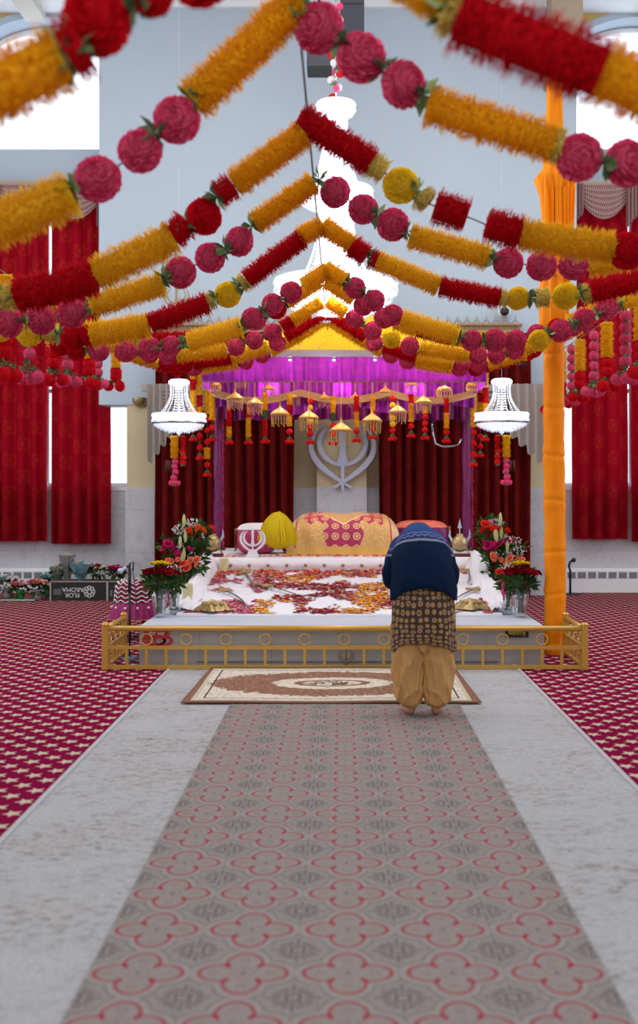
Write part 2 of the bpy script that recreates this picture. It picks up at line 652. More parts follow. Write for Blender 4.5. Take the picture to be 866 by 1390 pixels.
def window_wall(name, sgn):
    """the wall beside the altar: tall curtained opening, arched window above"""
    x0, x1 = (-7.45, -3.0) if sgn < 0 else (2.9, 7.45)
    yf, yb = 15.8, 16.25
    b = MB()
    lo0, lo1 = (-5.9, -3.22) if sgn < 0 else (3.1, 5.8)
    cxw = -4.5 if sgn < 0 else 4.5
    up0, up1 = cxw - 1.25, cxw + 1.25
    b.box(x0, x1, yf, yb, 0, 1.56)
    b.box(x0, lo0, yf, yb, 1.56, 6.0)
    b.box(lo1, x1, yf, yb, 1.56, 6.0)
    b.box(x0, x1, yf, yb, 6.0, 6.68)
    b.box(x0, up0, yf, yb, 6.68, 8.73)
    b.box(up1, x1, yf, yb, 6.68, 8.73)
    n = 24
    for i in range(n):                       # the arch
        a0, a1 = PI - PI * i / n, PI - PI * (i + 1) / n
        xa, xb = cxw + 1.25 * math.cos(a0), cxw + 1.25 * math.cos(a1)
        za, zb = 7.8 + 0.88 * math.sin(a0), 7.8 + 0.88 * math.sin(a1)
        b.add([(xa, yf, za), (xb, yf, zb), (xb, yf, 8.73), (xa, yf, 8.73), (xa, yb, za), (xb, yb, zb), (xb, yb, 8.73), (xa, yb, 8.73)],
              [(0, 1, 2, 3), (7, 6, 5, 4), (0, 4, 5, 1)])
    struct(b.build(name, m_wall, smooth=False))
    b = MB(); b.box(x0 + .02, x1 - .02, yf - 0.03, yf - 0.001, 0, 1.54)
    struct(b.build('trim_4' if sgn < 0 else 'trim_5', m_marble, smooth=False))
    # ochre frieze under the ceiling, cut by the arch
    b = MB()
    for i in range(60):
        xa = x0 + (x1 - x0) * i / 60; xb = x0 + (x1 - x0) * (i + 1) / 60
        def top(q):
            t = 1 - ((q - cxw) / 1.38) ** 2
            return max(8.46, 7.8 + 0.98 * math.sqrt(t)) if t > 0 else 8.46
        if min(top(xa), top(xb)) < 8.72:
            b.add([(xa, yf - .012, top(xa)), (xb, yf - .012, top(xb)), (xb, yf - .012, 8.725), (xa, yf - .012, 8.725),
                   (xa, yf - .002, top(xa)), (xb, yf - .002, top(xb)), (xb, yf - .002, 8.725), (xa, yf - .002, 8.725)],
                  [(0, 1, 2, 3), (0, 4, 5, 1)])
    struct(b.build('trim_6' if sgn < 0 else 'trim_7', m_band, smooth=False))
    # white arched hood and the window itself
    w_ = bpy.data.objects.new('window_1' if sgn < 0 else 'window_2', None); COL.objects.link(w_); struct(w_)
    w_.location = (cxw, yb - 0.08, 6.68)
    b = MB()
    pts = [(-1.21, 0.0, 0.03), (-1.21, 0, 1.12)] + [(1.21 * math.cos(PI - PI * i / 20), 0, 1.12 + 0.84 * math.sin(PI * i / 20)) for i in range(1, 20)] + [(1.21, 0, 1.12), (1.21, 0, 0.03)]
    b.tube(pts, 0.045, 6)
    b.tube([(-1.21, 0, 0.04), (1.21, 0, 0.04)], 0.045, 6)
    b.build('frame', m_white, w_)
    b = MB(); b.box(-1.2, 1.2, 0.01, 0.02, 0.03, 1.15)
    b.prism([(1.2 * math.cos(PI * i / 20), 1.15 + 0.8 * math.sin(PI * i / 20)) for i in range(21)], 0.01, 0.02)
    b.build('glass', m_glass, w_, smooth=False)
    # lower window
    w_ = bpy.data.objects.new('window_3' if sgn < 0 else 'window_4', None); COL.objects.link(w_); struct(w_)
    w_.location = ((lo0 + lo1) / 2, yb - 0.08, 1.56)
    h = (lo1 - lo0) / 2
    b = MB()
    for q in (-h + .03, 0, h - .03):
        b.box(q - .03, q + .03, -.03, .03, 0.02, 4.42)
    for q in (0.05, 1.5, 3.0, 4.40):
        b.box(-h + .01, h - .01, -.025, .025, q - .03, q + .03)
    b.build('frame', m_white, w_, smooth=False)
    b = MB(); b.box(-h + .02, h - .02, 0.002, 0.01, 0.04, 4.40)
    b.build('glass', m_glass, w_, smooth=False)
    b = MB(); b.box(-h - 0.02, h + 0.02, -0.42, -0.06, -0.035, 0.02)
    b.build('window_sill', m_white, w_, smooth=False)


gm = Mat('window_glass')
tr = gm.nt.nodes.new('ShaderNodeBsdfTransparent')
tr.inputs[0].default_value = (0.95, 0.97, 1, 1)
gl = gm.nt.nodes.new('ShaderNodeBsdfGlossy'); gl.inputs['Roughness'].default_value = 0.02
mx = gm.nt.nodes.new('ShaderNodeMixShader'); mx.inputs[0].default_value = 0.06
gm.nt.links.new(tr.outputs[0], mx.inputs[1]); gm.nt.links.new(gl.outputs[0], mx.inputs[2])
gm.nt.links.new(mx.outputs[0], gm.out.inputs[0])
m_glass = gm.m
window_wall('wall_back_left', -1)
window_wall('wall_back_right', 1)

# ceiling beams and the dropped beam end by the flagpole
b = MB(); b.box(-4.78, -4.48, -3.9, 15.79, 8.60, 8.728)
struct(b.build('beam', plain('cream_beam', srgb(214, 210, 196), 0.7, var=.02), smooth=False))
b = MB(); b.box(4.48, 4.78, -3.9, 15.79, 8.60, 8.728)
struct(b.build('beam', plain('yellow_beam', srgb(206, 190, 120), 0.7, var=.02), smooth=False))
b = MB(); b.box(2.95, 3.39, 14.75, 15.19, 7.4, 8.725)
b.box(2.92, 3.42, 14.72, 15.19, 7.32, 7.4)
struct(b.build('trim_8', m_beige, smooth=False))
# crown moulding on the central wall
b = MB(); b.box(-3.54, 3.40, 15.12, 15.198, 8.52, 8.728); b.box(-3.54, 3.40, 15.05, 15.198, 8.64, 8.728)
struct(b.build('trim_9', m_white, smooth=False))

# ------------------------------------------------------------------ carpets laid on the floor
b = MB(); b.box(-1.455, 1.475, -3.9, 9.04, 0.001, 0.008)
o = b.build('aisle_runner', grey_runner(), smooth=False)
tag(o, 'mottled pale grey aisle carpet laid over the red star carpet', 'carpet')
b = MB()
b.box(-1.475, -1.448, -3.9, 9.04, 0.001, 0.014); b.box(1.468, 1.495, -3.9, 9.04, 0.001, 0.014)
e_ = b.build('edge_binding', plain('binding', srgb(196, 200, 206), 0.4, 0.3), o, smooth=False)
b = MB(); b.box(-0.79, 0.82, -3.9, 8.75, 0.009, 0.013)
tag(b.build('patterned_runner', medallion_runner(), smooth=False), 'grey runner with rows of red four lobed medallions along the middle of the aisle', 'carpet')
b = MB()
def rugf(u, v):
    return ((u - .5) * 2.08 * (1 + 0.03 * (0.5 - v)), (v - .5) * 1.44, 0.006 + 0.006 * noise.noise((u * 3, v * 2, 0.3)))
b.grid(rugf, 40, 24)
o = b.build('prayer_rug', fringe_rug())
sm = o.modifiers.new('thick', 'SOLIDIFY'); sm.thickness = 0.008; sm.offset = 1
o.location = (-0.08, 8.06, 0.0145)
tag(o, 'brown and cream oriental rug with an oval medallion lying before the golden railing', 'rug')
# ------------------------------------------------------------------ flower garlands
YEL, RED, PNK, YPOM, CRM, ORG = 'yellow', 'red', 'pink', 'yellow_pom', 'cream', 'orange'
PM = {
    'yellow': petal_mat('marigold_petals', srgb(255, 198, 14), srgb(255, 224, 70), 0.42),
    'orange': petal_mat('orange_petals', srgb(255, 184, 10), srgb(255, 212, 50), 0.42),
    'red': petal_mat('crimson_petals', srgb(206, 8, 30), srgb(232, 24, 40), 0.35),
    'pink': petal_mat('rose_petals', srgb(222, 40, 96), srgb(240, 116, 154), 0.3),
    'yellow_pom': petal_mat('lemon_petals', srgb(250, 208, 24), srgb(254, 226, 70), 0.35),
    'cream': petal_mat('pale_petals', srgb(230, 206, 96), srgb(240, 220, 130), 0.3),
    'green': petal_mat('silk_leaves', srgb(64, 92, 56), srgb(160, 184, 130), 0.2),
    'hotpink': petal_mat('hot_pink_petals', srgb(236, 50, 120), srgb(250, 110, 160), 0.25),
    'scarlet': petal_mat('scarlet_petals', srgb(214, 20, 28), srgb(236, 44, 40), 0.25),
    'white': petal_mat('white_petals', srgb(226, 222, 222), srgb(250, 246, 246), 0.25),
}
m_string = plain('garland_string', srgb(110, 110, 90), 0.8)


def spike_tube(b, a, c, r, dens=1.0, rnd=R, sag=0.0, w=0.0075):
    """brush of petals around the axis a-c"""
    a, c = Vector(a), Vector(c)
    L = (c - a).length
    t = (c - a) / L
    u = t.orthogonal().normalized(); v = t.cross(u)
    b.tube([a, c], r * 0.66, 14)
    rings = max(3, int(L / 0.0135 * dens)); per = int(54 * dens)
    for i in range(rings):
        s_ = (i + 0.5) / rings
        o = a + t * (L * s_)
        ph = rnd.random() * 6.3
        puff = 1 + 0.07 * math.sin(s_ * L / 0.075 * 2 * PI)
        for k in range(per):
            an = ph + 2 * PI * k / per + rnd.uniform(-.1, .1)
            d = u * math.cos(an) + v * math.sin(an)
            q = t.cross(d)
            lean = t * rnd.uniform(-.012, .012)
            rr = r * puff * rnd.uniform(.78, 1.12)
            tw = q * (w * rnd.uniform(.7, 1.2)) + t * rnd.uniform(-.004, .004)
            p0 = o + d * (r * .6)
            p1 = o + d * rr + lean
            m_ = o + d * (r * .8) + lean * .5
            b.add([p0 - tw * .5, p0 + tw * .5, m_ + tw * .7, p1 + tw * .25, p1 - tw * .25, m_ - tw * .7], [(0, 1, 2, 5), (5, 2, 3, 4)])


def pom_mesh(name, mat, r, n=560, flat=0.86, seed=1, rings=False):
    rnd = random.Random(seed)
    b = MB()
    b.sphere((0, 0, 0), r * 0.86, 20, 12, sy=flat)
    for i in range(n):
        z = 1 - 2 * (i + .5) / n
        a = i * 2.39996
        s_ = math.sqrt(1 - z * z)
        d = Vector((s_ * math.cos(a), z, s_ * math.sin(a)))   # poles on y: the flat face of the flower
        tng = Vector((0, 1, 0)).cross(d)
        tng = tng.normalized() if tng.length > 1e-3 else Vector((1, 0, 0))
        up = d.cross(tng)
        wd = r * rnd.uniform(.07, .12)
        rr = r * rnd.uniform(.94, 1.03)
        off = up * rnd.uniform(-.07, .07) * r
        def q(v): return (v.x, v.y * flat, v.z)
        p = d * (r * .68)
        m_ = d * (r * .88) + off * .4
        e_ = d * rr + off + up * r * .05 * (1 if z > 0 else -1)
        b.add([q(p - tng * wd * .5), q(p + tng * wd * .5), q(m_ + tng * wd), q(e_ + tng * wd * .8), q(e_ * 1.02), q(e_ - tng * wd * .8), q(m_ - tng * wd)],
              [(0, 1, 2, 6), (6, 2, 3, 4), (6, 4, 5)])
    o = b.build(name, mat)
    return o


def leaf_cluster(name='leaves', seed=3, r=0.05, n=16):
    rnd = random.Random(seed)
    b = MB()
    for i in range(n):
        d = Vector((rnd.gauss(0, 1), rnd.gauss(0, 1), rnd.gauss(0, 1))).normalized()
        sd = d.orthogonal().normalized() * 0.012
        L = r * rnd.uniform(.7, 1.3)
        m_ = d * L * .55 + Vector((0, 0, .006))
        b.add([(0, 0, 0), m_ + sd, d * L, m_ - sd], [(0, 1, 2, 3)])
    return b.build(name, PM['green'])


HIDE = []
pom_src = {}
for nm, col, sd in (('rose_pom', 'pink', 1), ('crimson_pom', 'red', 2), ('marigold_pom', 'yellow_pom', 3), ('orange_pom', 'orange', 4)):
    o = pom_mesh('pom_flower', PM[col], 0.093, seed=sd)
    pom_src[col] = o.data
    bpy.data.objects.remove(o)
sm_src = {}
for col in ('pink', 'red', 'scarlet', 'hotpink', 'yellow_pom', 'white', 'orange'):
    o = pom_mesh('flower', PM[col], 0.05, n=110, seed=9)
    sm_src[col] = o.data
    bpy.data.objects.remove(o)
o = leaf_cluster(); leaf_data = o.data; bpy.data.objects.remove(o)
o = leaf_cluster(seed=5, r=0.035, n=10); leaf_small = o.data; bpy.data.objects.remove(o)


def part(name, data, parent, loc, rot=(0, 0, 0), scale=1.0):
    o = bpy.data.objects.new(name, data)
    COL.objects.link(o)
    o.parent = parent
    o.location = loc
    o.rotation_euler = rot
    o.scale = (scale,) * 3 if isinstance(scale, (int, float)) else scale
    return o


def garland(Y, items, label, group, ends=()):
    """items: ('T', colour, (x0, y0), (x1, y1)[, r]) tube, ('P', colour, (x, y)[, r]) pom, ('G', (x, y)) leaves, ('C', (x0,y0),(x1,y1)) pale collar"""
    path = []
    for it in items:
        if it[0] in 'T': path += [it[2], it[3]]
        elif it[0] == 'C': path += [it[1], it[2]]
        elif it[0] == 'P': path.append(it[2])
        else: path.append(it[1])
    o0 = P(path[0][0], path[0][1], Y)
    root = thing('flower_garland', label, 'garland', o0, 0, group)
    L = lambda p, dy=0.0: P(p[0], p[1], Y + dy) - o0
    b = MB()
    pts = [P(e[0], e[1], Y) - o0 for e in ends[:1]] + [L(p) for p in path] + [P(e[0], e[1], Y) - o0 for e in ends[1:]]
    b.tube(pts, 0.004, 5)
    b.build('string', m_string, root)
    for it in items:
        if it[0] == 'T':
            r = it[4] if len(it) > 4 else 0.086
            a, c = L(it[2]), L(it[3])
            b = MB()
            k = max(1, int((c - a).length / 0.5))
            spike_tube(b, a, c, r, dens=1.0 if Y < 8 else 0.8)
            b.build('petal_tube', PM[it[1]], root)
        elif it[0] == 'C':
            b = MB()
            spike_tube(b, L(it[1]), L(it[2]), 0.075)
            b.build('petal_collar', PM['cream'], root)
        elif it[0] == 'P':
            sc = it[3] / 0.093 if len(it) > 3 else 1.0
            nx = R.uniform(-.45, .45); nz = R.uniform(-.6, .6)
            part('pom_flower', pom_src[it[1]], root, L(it[2]), (nx, R.uniform(-3, 3), nz), sc)
        elif it[0] == 'G':
            part('leaves', leaf_data, root, L(it[1]) + Vector((0, -.02, 0)), (R.uniform(0, 6), R.uniform(0, 6), R.uniform(0, 6)), it[2] if len(it) > 2 else 1.5)
    return root


GA = 'garlands with pink pompoms and yellow petal tubes'
GB = 'garlands with red and yellow petal tubes'
T, C_, G_ = 'T', 'C', 'G'
# pair 1, nearest the door
garland(2.75, [('P', 'red', (270, -40)), ('P', RED, (205, -8), .06), ('G', (188, 4)), ('P', 'red', (131, 28), .092), ('G', (104, 62)), ('T', RED, (112, 60), (90, 74), .092), ('G', (88, 78)),
               ('T', ORG, (86, 78), (-45, 142), .096)],
        'blurry orange and crimson garland crossing the top corner by the arched window', GB, ends=((430, -215), (-130, 165)))
garland(2.75, [('T', YEL, (540, -30), (600, 6), .06), ('G', (604, 10)), ('C', (606, 12), (622, 22)), ('T', RED, (622, 22), (815, 98), .096), ('T', ORG, (815, 98), (915, 138), .092)],
        'large crimson petal garland overlapping the top of the orange flagpole', GB, ends=((430, -215), (990, 150)))
# pair 2
garland(4.15, [('T', ORG, (404, 4), (262, 138), .092), ('G', (262, 138)), ('P', PNK, (240, 163)), ('G', (211, 184)), ('P', PNK, (190, 205), .088), ('P', PNK, (133, 243)),
               ('G', (102, 258)), ('T', YEL, (98, 262), (-45, 322), .098)],
        'yellow garland with three deep pink pompoms hanging before the plain grey wall', GA, ends=((410, 0), (-110, 335)))
garland(4.15, [('G', (404, 10)), ('P', PNK, (433, 38), .1), ('G', (462, 60)), ('P', PNK, (490, 78), .1), ('G', (518, 96)), ('P', PNK, (547, 115)), ('G', (575, 132)),
               ('T', ORG, (580, 142), (752, 196), .088), ('C', (750, 195), (762, 199)), ('P', PNK, (786, 214)), ('G', (818, 222)), ('P', PNK, (851, 222)), ('T', YEL, (880, 222), (940, 220))],
        'orange petal garland with three big pompoms in front of the chandelier stem', GA, ends=((410, 0), (1000, 214)))
# pair 3
garland(5.4, [('T', ORG, (412, 182), (318, 250), .085), ('T', RED, (316, 252), (296, 266), .078), ('G', (294, 268)), ('P', RED, (277, 294), .096), ('G', (254, 303)), ('T', RED, (254, 302), (234, 322), .085),
              ('T', YEL, (236, 322), (130, 374), .1), ('T', RED, (130, 378), (22, 402), .102), ('C', (22, 402), (2, 406)), ('G', (0, 407)), ('P', YPOM, (-28, 410))],
        'yellow and crimson garland with one red pompom, crossing the curtain top', GB, ends=((412, 165), (-90, 405)))
garland(5.4, [('T', RED, (408, 160), (505, 222), .088), ('C', (505, 222), (522, 234)), ('P', YPOM, (544, 252), .095), ('G', (566, 262)), ('C', (570, 265), (582, 276)), ('T', RED, (590, 280), (634, 294), .096),
              ('T', RED, (660, 305), (706, 317), .098), ('T', YEL, (706, 318), (832, 338), .092), ('P', RED, (851, 341), .1), ('P', RED, (885, 338), .1)],
        'crimson garland with a yellow pompom and two separate red tufts', GB, ends=((412, 165), (960, 325)))
# pair 4
garland(6.4, [('T', ORG, (426, 248), (345, 304), .082), ('G', (342, 308)), ('P', PNK, (325, 328)), ('G', (306, 338)), ('P', PNK, (285, 350)), ('P', PNK, (245, 370), .098), ('G', (224, 377)),
              ('T', YEL, (222, 385), (124, 416), .085), ('G', (116, 420)), ('P', PNK, (98, 425)), ('P', PNK, (56, 434)), ('G', (36, 436)), ('P', PNK, (12, 438)), ('P', PNK, (-30, 436))],
        'yellow garland with three dusky pink pompoms in a row above the gilt emblem', GA, ends=((428, 243), (-90, 420)))
garland(6.4, [('G', (434, 244)), ('P', PNK, (455, 261), .096), ('P', PNK, (493, 284)), ('G', (512, 294)), ('P', PNK, (533, 305), .1), ('G', (551, 314)), ('T', YEL, (556, 320), (664, 350), .086), ('G', (668, 352)),
              ('P', PNK, (690, 357)), ('P', PNK, (735, 361)), ('P', PNK, (778, 360)), ('T', YEL, (800, 358), (880, 345))],
        'yellow garland with three pink pompoms across the middle tier of the chandelier', GA, ends=((428, 243), (960, 320)))
# pair 5
garland(7.55, [('T', ORG, (438, 306), (406, 322), .085), ('T', RED, (410, 323), (335, 380), .085), ('C', (334, 381), (326, 388)), ('G', (324, 390)), ('P', YPOM, (309, 400), .095), ('G', (293, 405)), ('C', (290, 406), (282, 410)),
               ('T', RED, (282, 411), (204, 440), .09), ('T', YEL, (202, 441), (123, 455), .104), ('T', RED, (122, 455), (112, 457), .09), ('P', RED, (99, 459)), ('G', (82, 455)), ('C', (78, 453), (62, 451)),
               ('G', (56, 450)), ('P', YPOM, (40, 451), .1), ('G', (22, 449)), ('P', YPOM, (0, 446))],
        'scarlet tube garland with a yellow flower, running down to the curtain', GB, ends=((438, 305), (-60, 425)))
garland(7.55, [('T', ORG, (438, 306), (478, 332), .085), ('T', RED, (478, 334), (497, 348), .095), ('G', (500, 350)), ('T', RED, (503, 350), (512, 354), .08), ('T', YEL, (512, 354), (596, 389), .085), ('T', RED, (597, 389), (678, 405), .085),
               ('C', (678, 405), (688, 405)), ('P', YPOM, (703, 405), .085), ('G', (720, 404)), ('C', (727, 405), (745, 404)), ('P', YPOM, (768, 402), .098), ('G', (787, 400)), ('C', (790, 400), (800, 397)), ('T', RED, (800, 397), (880, 378), .098)],
        'yellow and scarlet garland with two lemon flowers across the gilt cornice', GB, ends=((438, 305), (940, 355)))
# pair 6
garland(8.9, [('T', ORG, (446, 366), (412, 388), .1), ('P', PNK, (395, 397)), ('G', (383, 403)), ('P', PNK, (370, 413)), ('G', (357, 421)), ('P', PNK, (343, 433), .098), ('G', (330, 441)), ('T', YEL, (328, 443), (255, 466), .102), ('G', (249, 468)),
              ('P', PNK, (232, 470)), ('G', (218, 472)), ('P', PNK, (203, 472)), ('P', PNK, (170, 477)), ('P', PNK, (134, 476)), ('G', (120, 474)), ('P', RED, (104, 474)), ('P', RED, (82, 468))],
        'garland of three pink pompoms, a plump yellow tube and more pompoms above the crystal lamp', GA, ends=((446, 363), (50, 440)))
garland(8.9, [('T', ORG, (440, 364), (468, 382), .1), ('G', (470, 384)), ('P', PNK, (482, 391)), ('G', (496, 399)), ('P', PNK, (508, 408)), ('P', PNK, (533, 428)), ('T', YEL, (545, 432), (622, 457), .098), ('G', (625, 458)),
              ('P', PNK, (640, 462)), ('G', (655, 462)), ('P', PNK, (672, 462), .1), ('P', PNK, (699, 464)), ('P', YPOM, (732, 462)), ('G', (744, 454)), ('P', PNK, (761, 449), .1), ('G', (778, 440)), ('P', PNK, (793, 434), .098), ('G', (810, 426)),
              ('P', PNK, (824, 419), .098), ('G', (840, 412)), ('T', YEL, (844, 411), (890, 396))],
        'garland with a plump yellow tube whose pink pompoms climb past the flagpole', GA, ends=((446, 363), (930, 378)))


# pairs 7 to 10, nearer the canopy, follow the same curve
def curve(s):
    """distance from the ridge 0..2.45 m sideways -> height"""
    k = [(0, 3.43), (.25, 3.27), (.55, 3.08), (.9, 2.95), (1.3, 2.87), (1.7, 2.87), (2.1, 2.97), (2.5, 3.16), (2.8, 3.3)]
    for (a, za), (c, zc) in zip(k, k[1:]):
        if s <= c:
            return za + (zc - za) * (s - a) / (c - a)
    return k[-1][1]


def curve_garland(Y, side, kinds, label, group, dz=0.0):
    o0 = Vector((-0.18, Y, 3.43 + dz))
    root = thing('flower_garland', label, 'garland', o0, 0, group)
    pt = lambda s: Vector((side * s, 0, curve(s) - 3.43))
    pts = [pt(i * 0.1) for i in range(28)]
    b = MB(); b.tube(pts, 0.004, 5); b.build('string', m_string, root)
    s_ = 0.03
    for k in kinds:
        if k[0] == 'T':
            n = max(1, int(k[2] / 0.28))
            b = MB()
            for i in range(n):
                spike_tube(b, pt(s_ + k[2] * i / n), pt(s_ + k[2] * (i + 1) / n), 0.085, 0.75, w=0.014)
            b.build('petal_tube', PM[k[1]], root)
            s_ += k[2]
        elif k[0] == 'P':
            part('pom_flower', pom_src[k[1]], root, pt(s_ + .09), (R.uniform(-.4, .4), R.uniform(-3, 3), R.uniform(-.5, .5)))
            s_ += 0.185
        elif k[0] == 'G':
            part('leaves', leaf_data, root, pt(s_), (R.uniform(0, 6), R.uniform(0, 6), 0), 1.1)
        if s_ > 2.7: break


TT = lambda c, l: ('T', c, l)
PP = lambda c: ('P', c)
GG = ('G',)
curve_garland(9.5, -1, [TT(YEL, .3), GG, PP(RED), GG, PP(PNK), TT(YEL, .45), TT(RED, .48), TT(CRM, .05), GG, PP(YPOM), GG, TT(CRM, .08), PP(YPOM), GG, PP(YPOM), TT(RED, .3), PP(RED)],
              'garland with a thick crimson tube and yellow flower just above the crystal lamp', GB)
curve_garland(9.5, 1, [TT(YEL, .25), PP(PNK), PP(PNK), TT(YEL, .2), TT(RED, .32), TT(YEL, .5), GG, PP(PNK), PP(PNK), GG, PP(RED), TT(YEL, .5), PP(YPOM)],
              'garland behind the plump yellow one, its crimson tube showing over the canopy corner', GB)
curve_garland(10.5, -1, [TT(YEL, .3), TT(RED, .1), PP(PNK), GG, PP(PNK), GG, PP(PNK), TT(YEL, .5), GG, PP(PNK), PP(PNK), GG, PP(PNK), TT(YEL, .4), PP(PNK)],
              'second to last garland before the canopy, pink pompoms low over the purple ruffle', GA)
curve_garland(10.5, 1, [TT(YEL, .18), PP(PNK), GG, PP(PNK), PP(YPOM), PP(PNK), GG, TT(YEL, .5), GG, PP(PNK), PP(PNK), GG, PP(PNK), TT(YEL, .4), PP(PNK)],
              'garland with pink pompoms bunched under the chandelier beside the yellow canopy', GA)
curve_garland(11.2, -1, [TT(RED, .4), PP(PNK), TT(YEL, .4), TT(RED, .4), GG, PP(RED), PP(RED), GG, TT(YEL, .3), PP(RED), TT(YEL, .4)],
              'last crimson and yellow garland, tight along the canopy edge on the emblem side', GB)
curve_garland(11.2, 1, [TT(RED, .4), PP(PNK), GG, TT(RED, .35), TT(YEL, .4), GG, PP(PNK), PP(PNK), TT(YEL, .4), PP(RED), TT(YEL, .4)],
              'last crimson and yellow garland, tight along the canopy edge on the flagpole side', GB)
curve_garland(11.75, -1, [TT(YEL, .3), TT(YEL, .3), PP(PNK), PP(PNK), GG, TT(YEL, .4), PP(PNK), PP(RED), TT(RED, .4), PP(RED), TT(YEL, .3)],
              'hindmost garland with yellow tubes against the canopy roof, emblem side', GA, dz=0.02)
curve_garland(11.75, 1, [TT(YEL, .3), TT(YEL, .3), PP(PNK), PP(PNK), GG, TT(YEL, .4), PP(PNK), PP(RED), TT(RED, .4), PP(RED), TT(YEL, .3)],
              'hindmost garland with yellow tubes against the canopy roof, flagpole side', GA, dz=0.02)

# the wires they hang from
b = MB(); b.tube([(-0.18, -1.0, 3.44), (-0.18, 12.6, 3.44)], 0.006, 6)
tag(b.build('ridge_wire', plain('steel_wire', srgb(96, 108, 124), 0.4, 0.6)), 'thin blue grey wire running overhead down the middle of the hall', 'wire')
b = MB(); b.tube([(-2.62, -1, 3.2), (-2.62, 13.4, 3.2)], 0.005, 6)
tag(b.build('side_wire', m_string), 'thin wire on the emblem side carrying the short hanging flower strings', 'wire')
b = MB(); b.tube([(2.62, -1, 3.2), (2.62, 13.4, 3.2)], 0.005, 6)
tag(b.build('side_wire', m_string), 'thin wire beyond the flagpole carrying the short hanging flower strings', 'wire')


def side_strand(x, Y, kind, label, zt=3.2, zb=2.5):
    root = thing('hanging_flower_string', label, 'flower string', (x, Y, zt), R.uniform(-1, 1), 'flower strings hanging from the side wires')
    h = zt - zb
    b = MB(); b.tube([(0, 0, 0), (0, 0, -h + .05)], 0.003, 5); b.build('string', m_string, root)
    if kind == 'y':
        b = MB(); spike_tube(b, (0, 0, -.02), (0, 0, -h * .52), 0.066, 0.8, w=0.012)
        b.build('petal_tube', PM['yellow'], root)
        for q in (.6, .72):
            part('pom_flower', sm_src['red'], root, (0, 0, -h * q), (R.random(), R.random() * 3, 0), 1.45)
    else:
        for i in range(5):
            part('pom_flower', sm_src['pink'], root, (0, 0, -.07 - i * h * .148), (R.uniform(-.4, .4), R.random() * 3, 0), 1.2)
            part('leaves', leaf_small, root, (0, -.02, -.13 - i * h * .148), (R.random() * 3, 0, 0))
    part('leaves', leaf_data, root, (0, 0, -h * .82), (R.random() * 3, 0, 0), 1.3)
    for i in range(3):
        a = i * 2.1 + 0.4
        part('pom_flower', sm_src['red' if kind == 'y' else 'pink'], root, (.085 * math.cos(a), .085 * math.sin(a), -h * .93), (R.random(), R.random() * 3, 0), 1.25)
        part('leaves', leaf_small, root, (.06 * math.cos(a), .06 * math.sin(a), -h * .86), (R.random() * 3, 1, 0), 1.2)


Ls = [(8.1, 'y', 'yellow and red flower string at the very edge over the curtain'), (8.75, 'p', 'pink flower string against the curtain, second from the edge'),
      (9.47, 'y', 'yellow and red flower string against the curtain, third from the edge'), (9.98, 'p', 'pink flower string against the curtain, fourth from the edge'),
      (10.8, 'y', 'yellow and red flower string against the curtain, fifth from the edge'), (11.2, 'p', 'pink flower string against the curtain, sixth from the edge'),
      (12.1, 'y', 'small red tipped flower string nearest the window frame')]
for Y, k, l in Ls:
    side_strand(-2.62, Y, k, l, zb=2.34 + (Y - 8) * .085)
Rs = [(9.2, 'y', 'yellow flower string at the far edge over the bright curtain gap'), (9.69, 'p', 'string of large pink flowers next to the curtain gap'),
      (10.37, 'y', 'broad yellow flower string with red bells before the curtain'), (10.9, 'p', 'pink flower string between two yellow ones before the curtain'),
      (11.54, 'y', 'narrow yellow flower string just beyond the flagpole'), (11.95, 'p', 'pink flower string beside the flagpole'),
      (12.5, 'y', 'yellow flower string overlapping the flagpole'), (13.25, 'y', 'short yellow and red flower string on the altar side of the flagpole')]
for Y, k, l in Rs:
    side_strand(2.62, Y, k, l, zb=2.5)
# ------------------------------------------------------------------ fabrics
def damask(name, base, fig, glow=0.3, scale=0.42):
    m = Mat(name)
    x, y, z = m.xyz('Object')
    def med(ox, oz):
        u = ((x + ox) / scale).frac() - 0.5
        v = ((z + oz) / (scale * 1.15)).frac() - 0.5
        r = hyp(u, v)
        a = u.atan2(v)
        k = (a * 4).cos() * 0.05 + (a * 8).cos() * 0.02
        return (r + k).below(0.24, 0.03) * ((r * 42).sin() * 0.5 + 0.55).sat()
    f = med(0, 0).max(med(scale / 2, scale * .575))
    n = m.noise(m.vec, 60, 3)
    nb = m.noise(m.vec, 14, 3)
    f = f * ((n + nb - .62) * 1.6).sat()
    c = m.mix(f * 0.18, base, fig)
    m.color(c)
    m.set(rough=0.8, spec=.1)
    m.translucent(c, glow)
    return m.m


m_curtain = damask('red_damask', srgb(150, 6, 26), srgb(196, 84, 40), 0.34)
m_altar_curtain = damask('maroon_damask', srgb(100, 12, 12), srgb(150, 60, 36), 0.12, 0.3)
m_taupe = plain('taupe_fabric', srgb(164, 154, 146), 0.8, var=.08, scale=20)
m_gold = plain('gilt_metal', srgb(214, 160, 60), 0.3, 0.75, var=.08)
m_brass = plain('brass', srgb(176, 156, 112), 0.35, 0.6, var=.15, scale=20)
m_silver = plain('brushed_silver', srgb(190, 198, 222), 0.4, 0.45)
m_black = plain('black_plastic', srgb(22, 22, 26), 0.45)
m_chrome = plain('chrome', srgb(200, 204, 210), 0.15, 1.0)


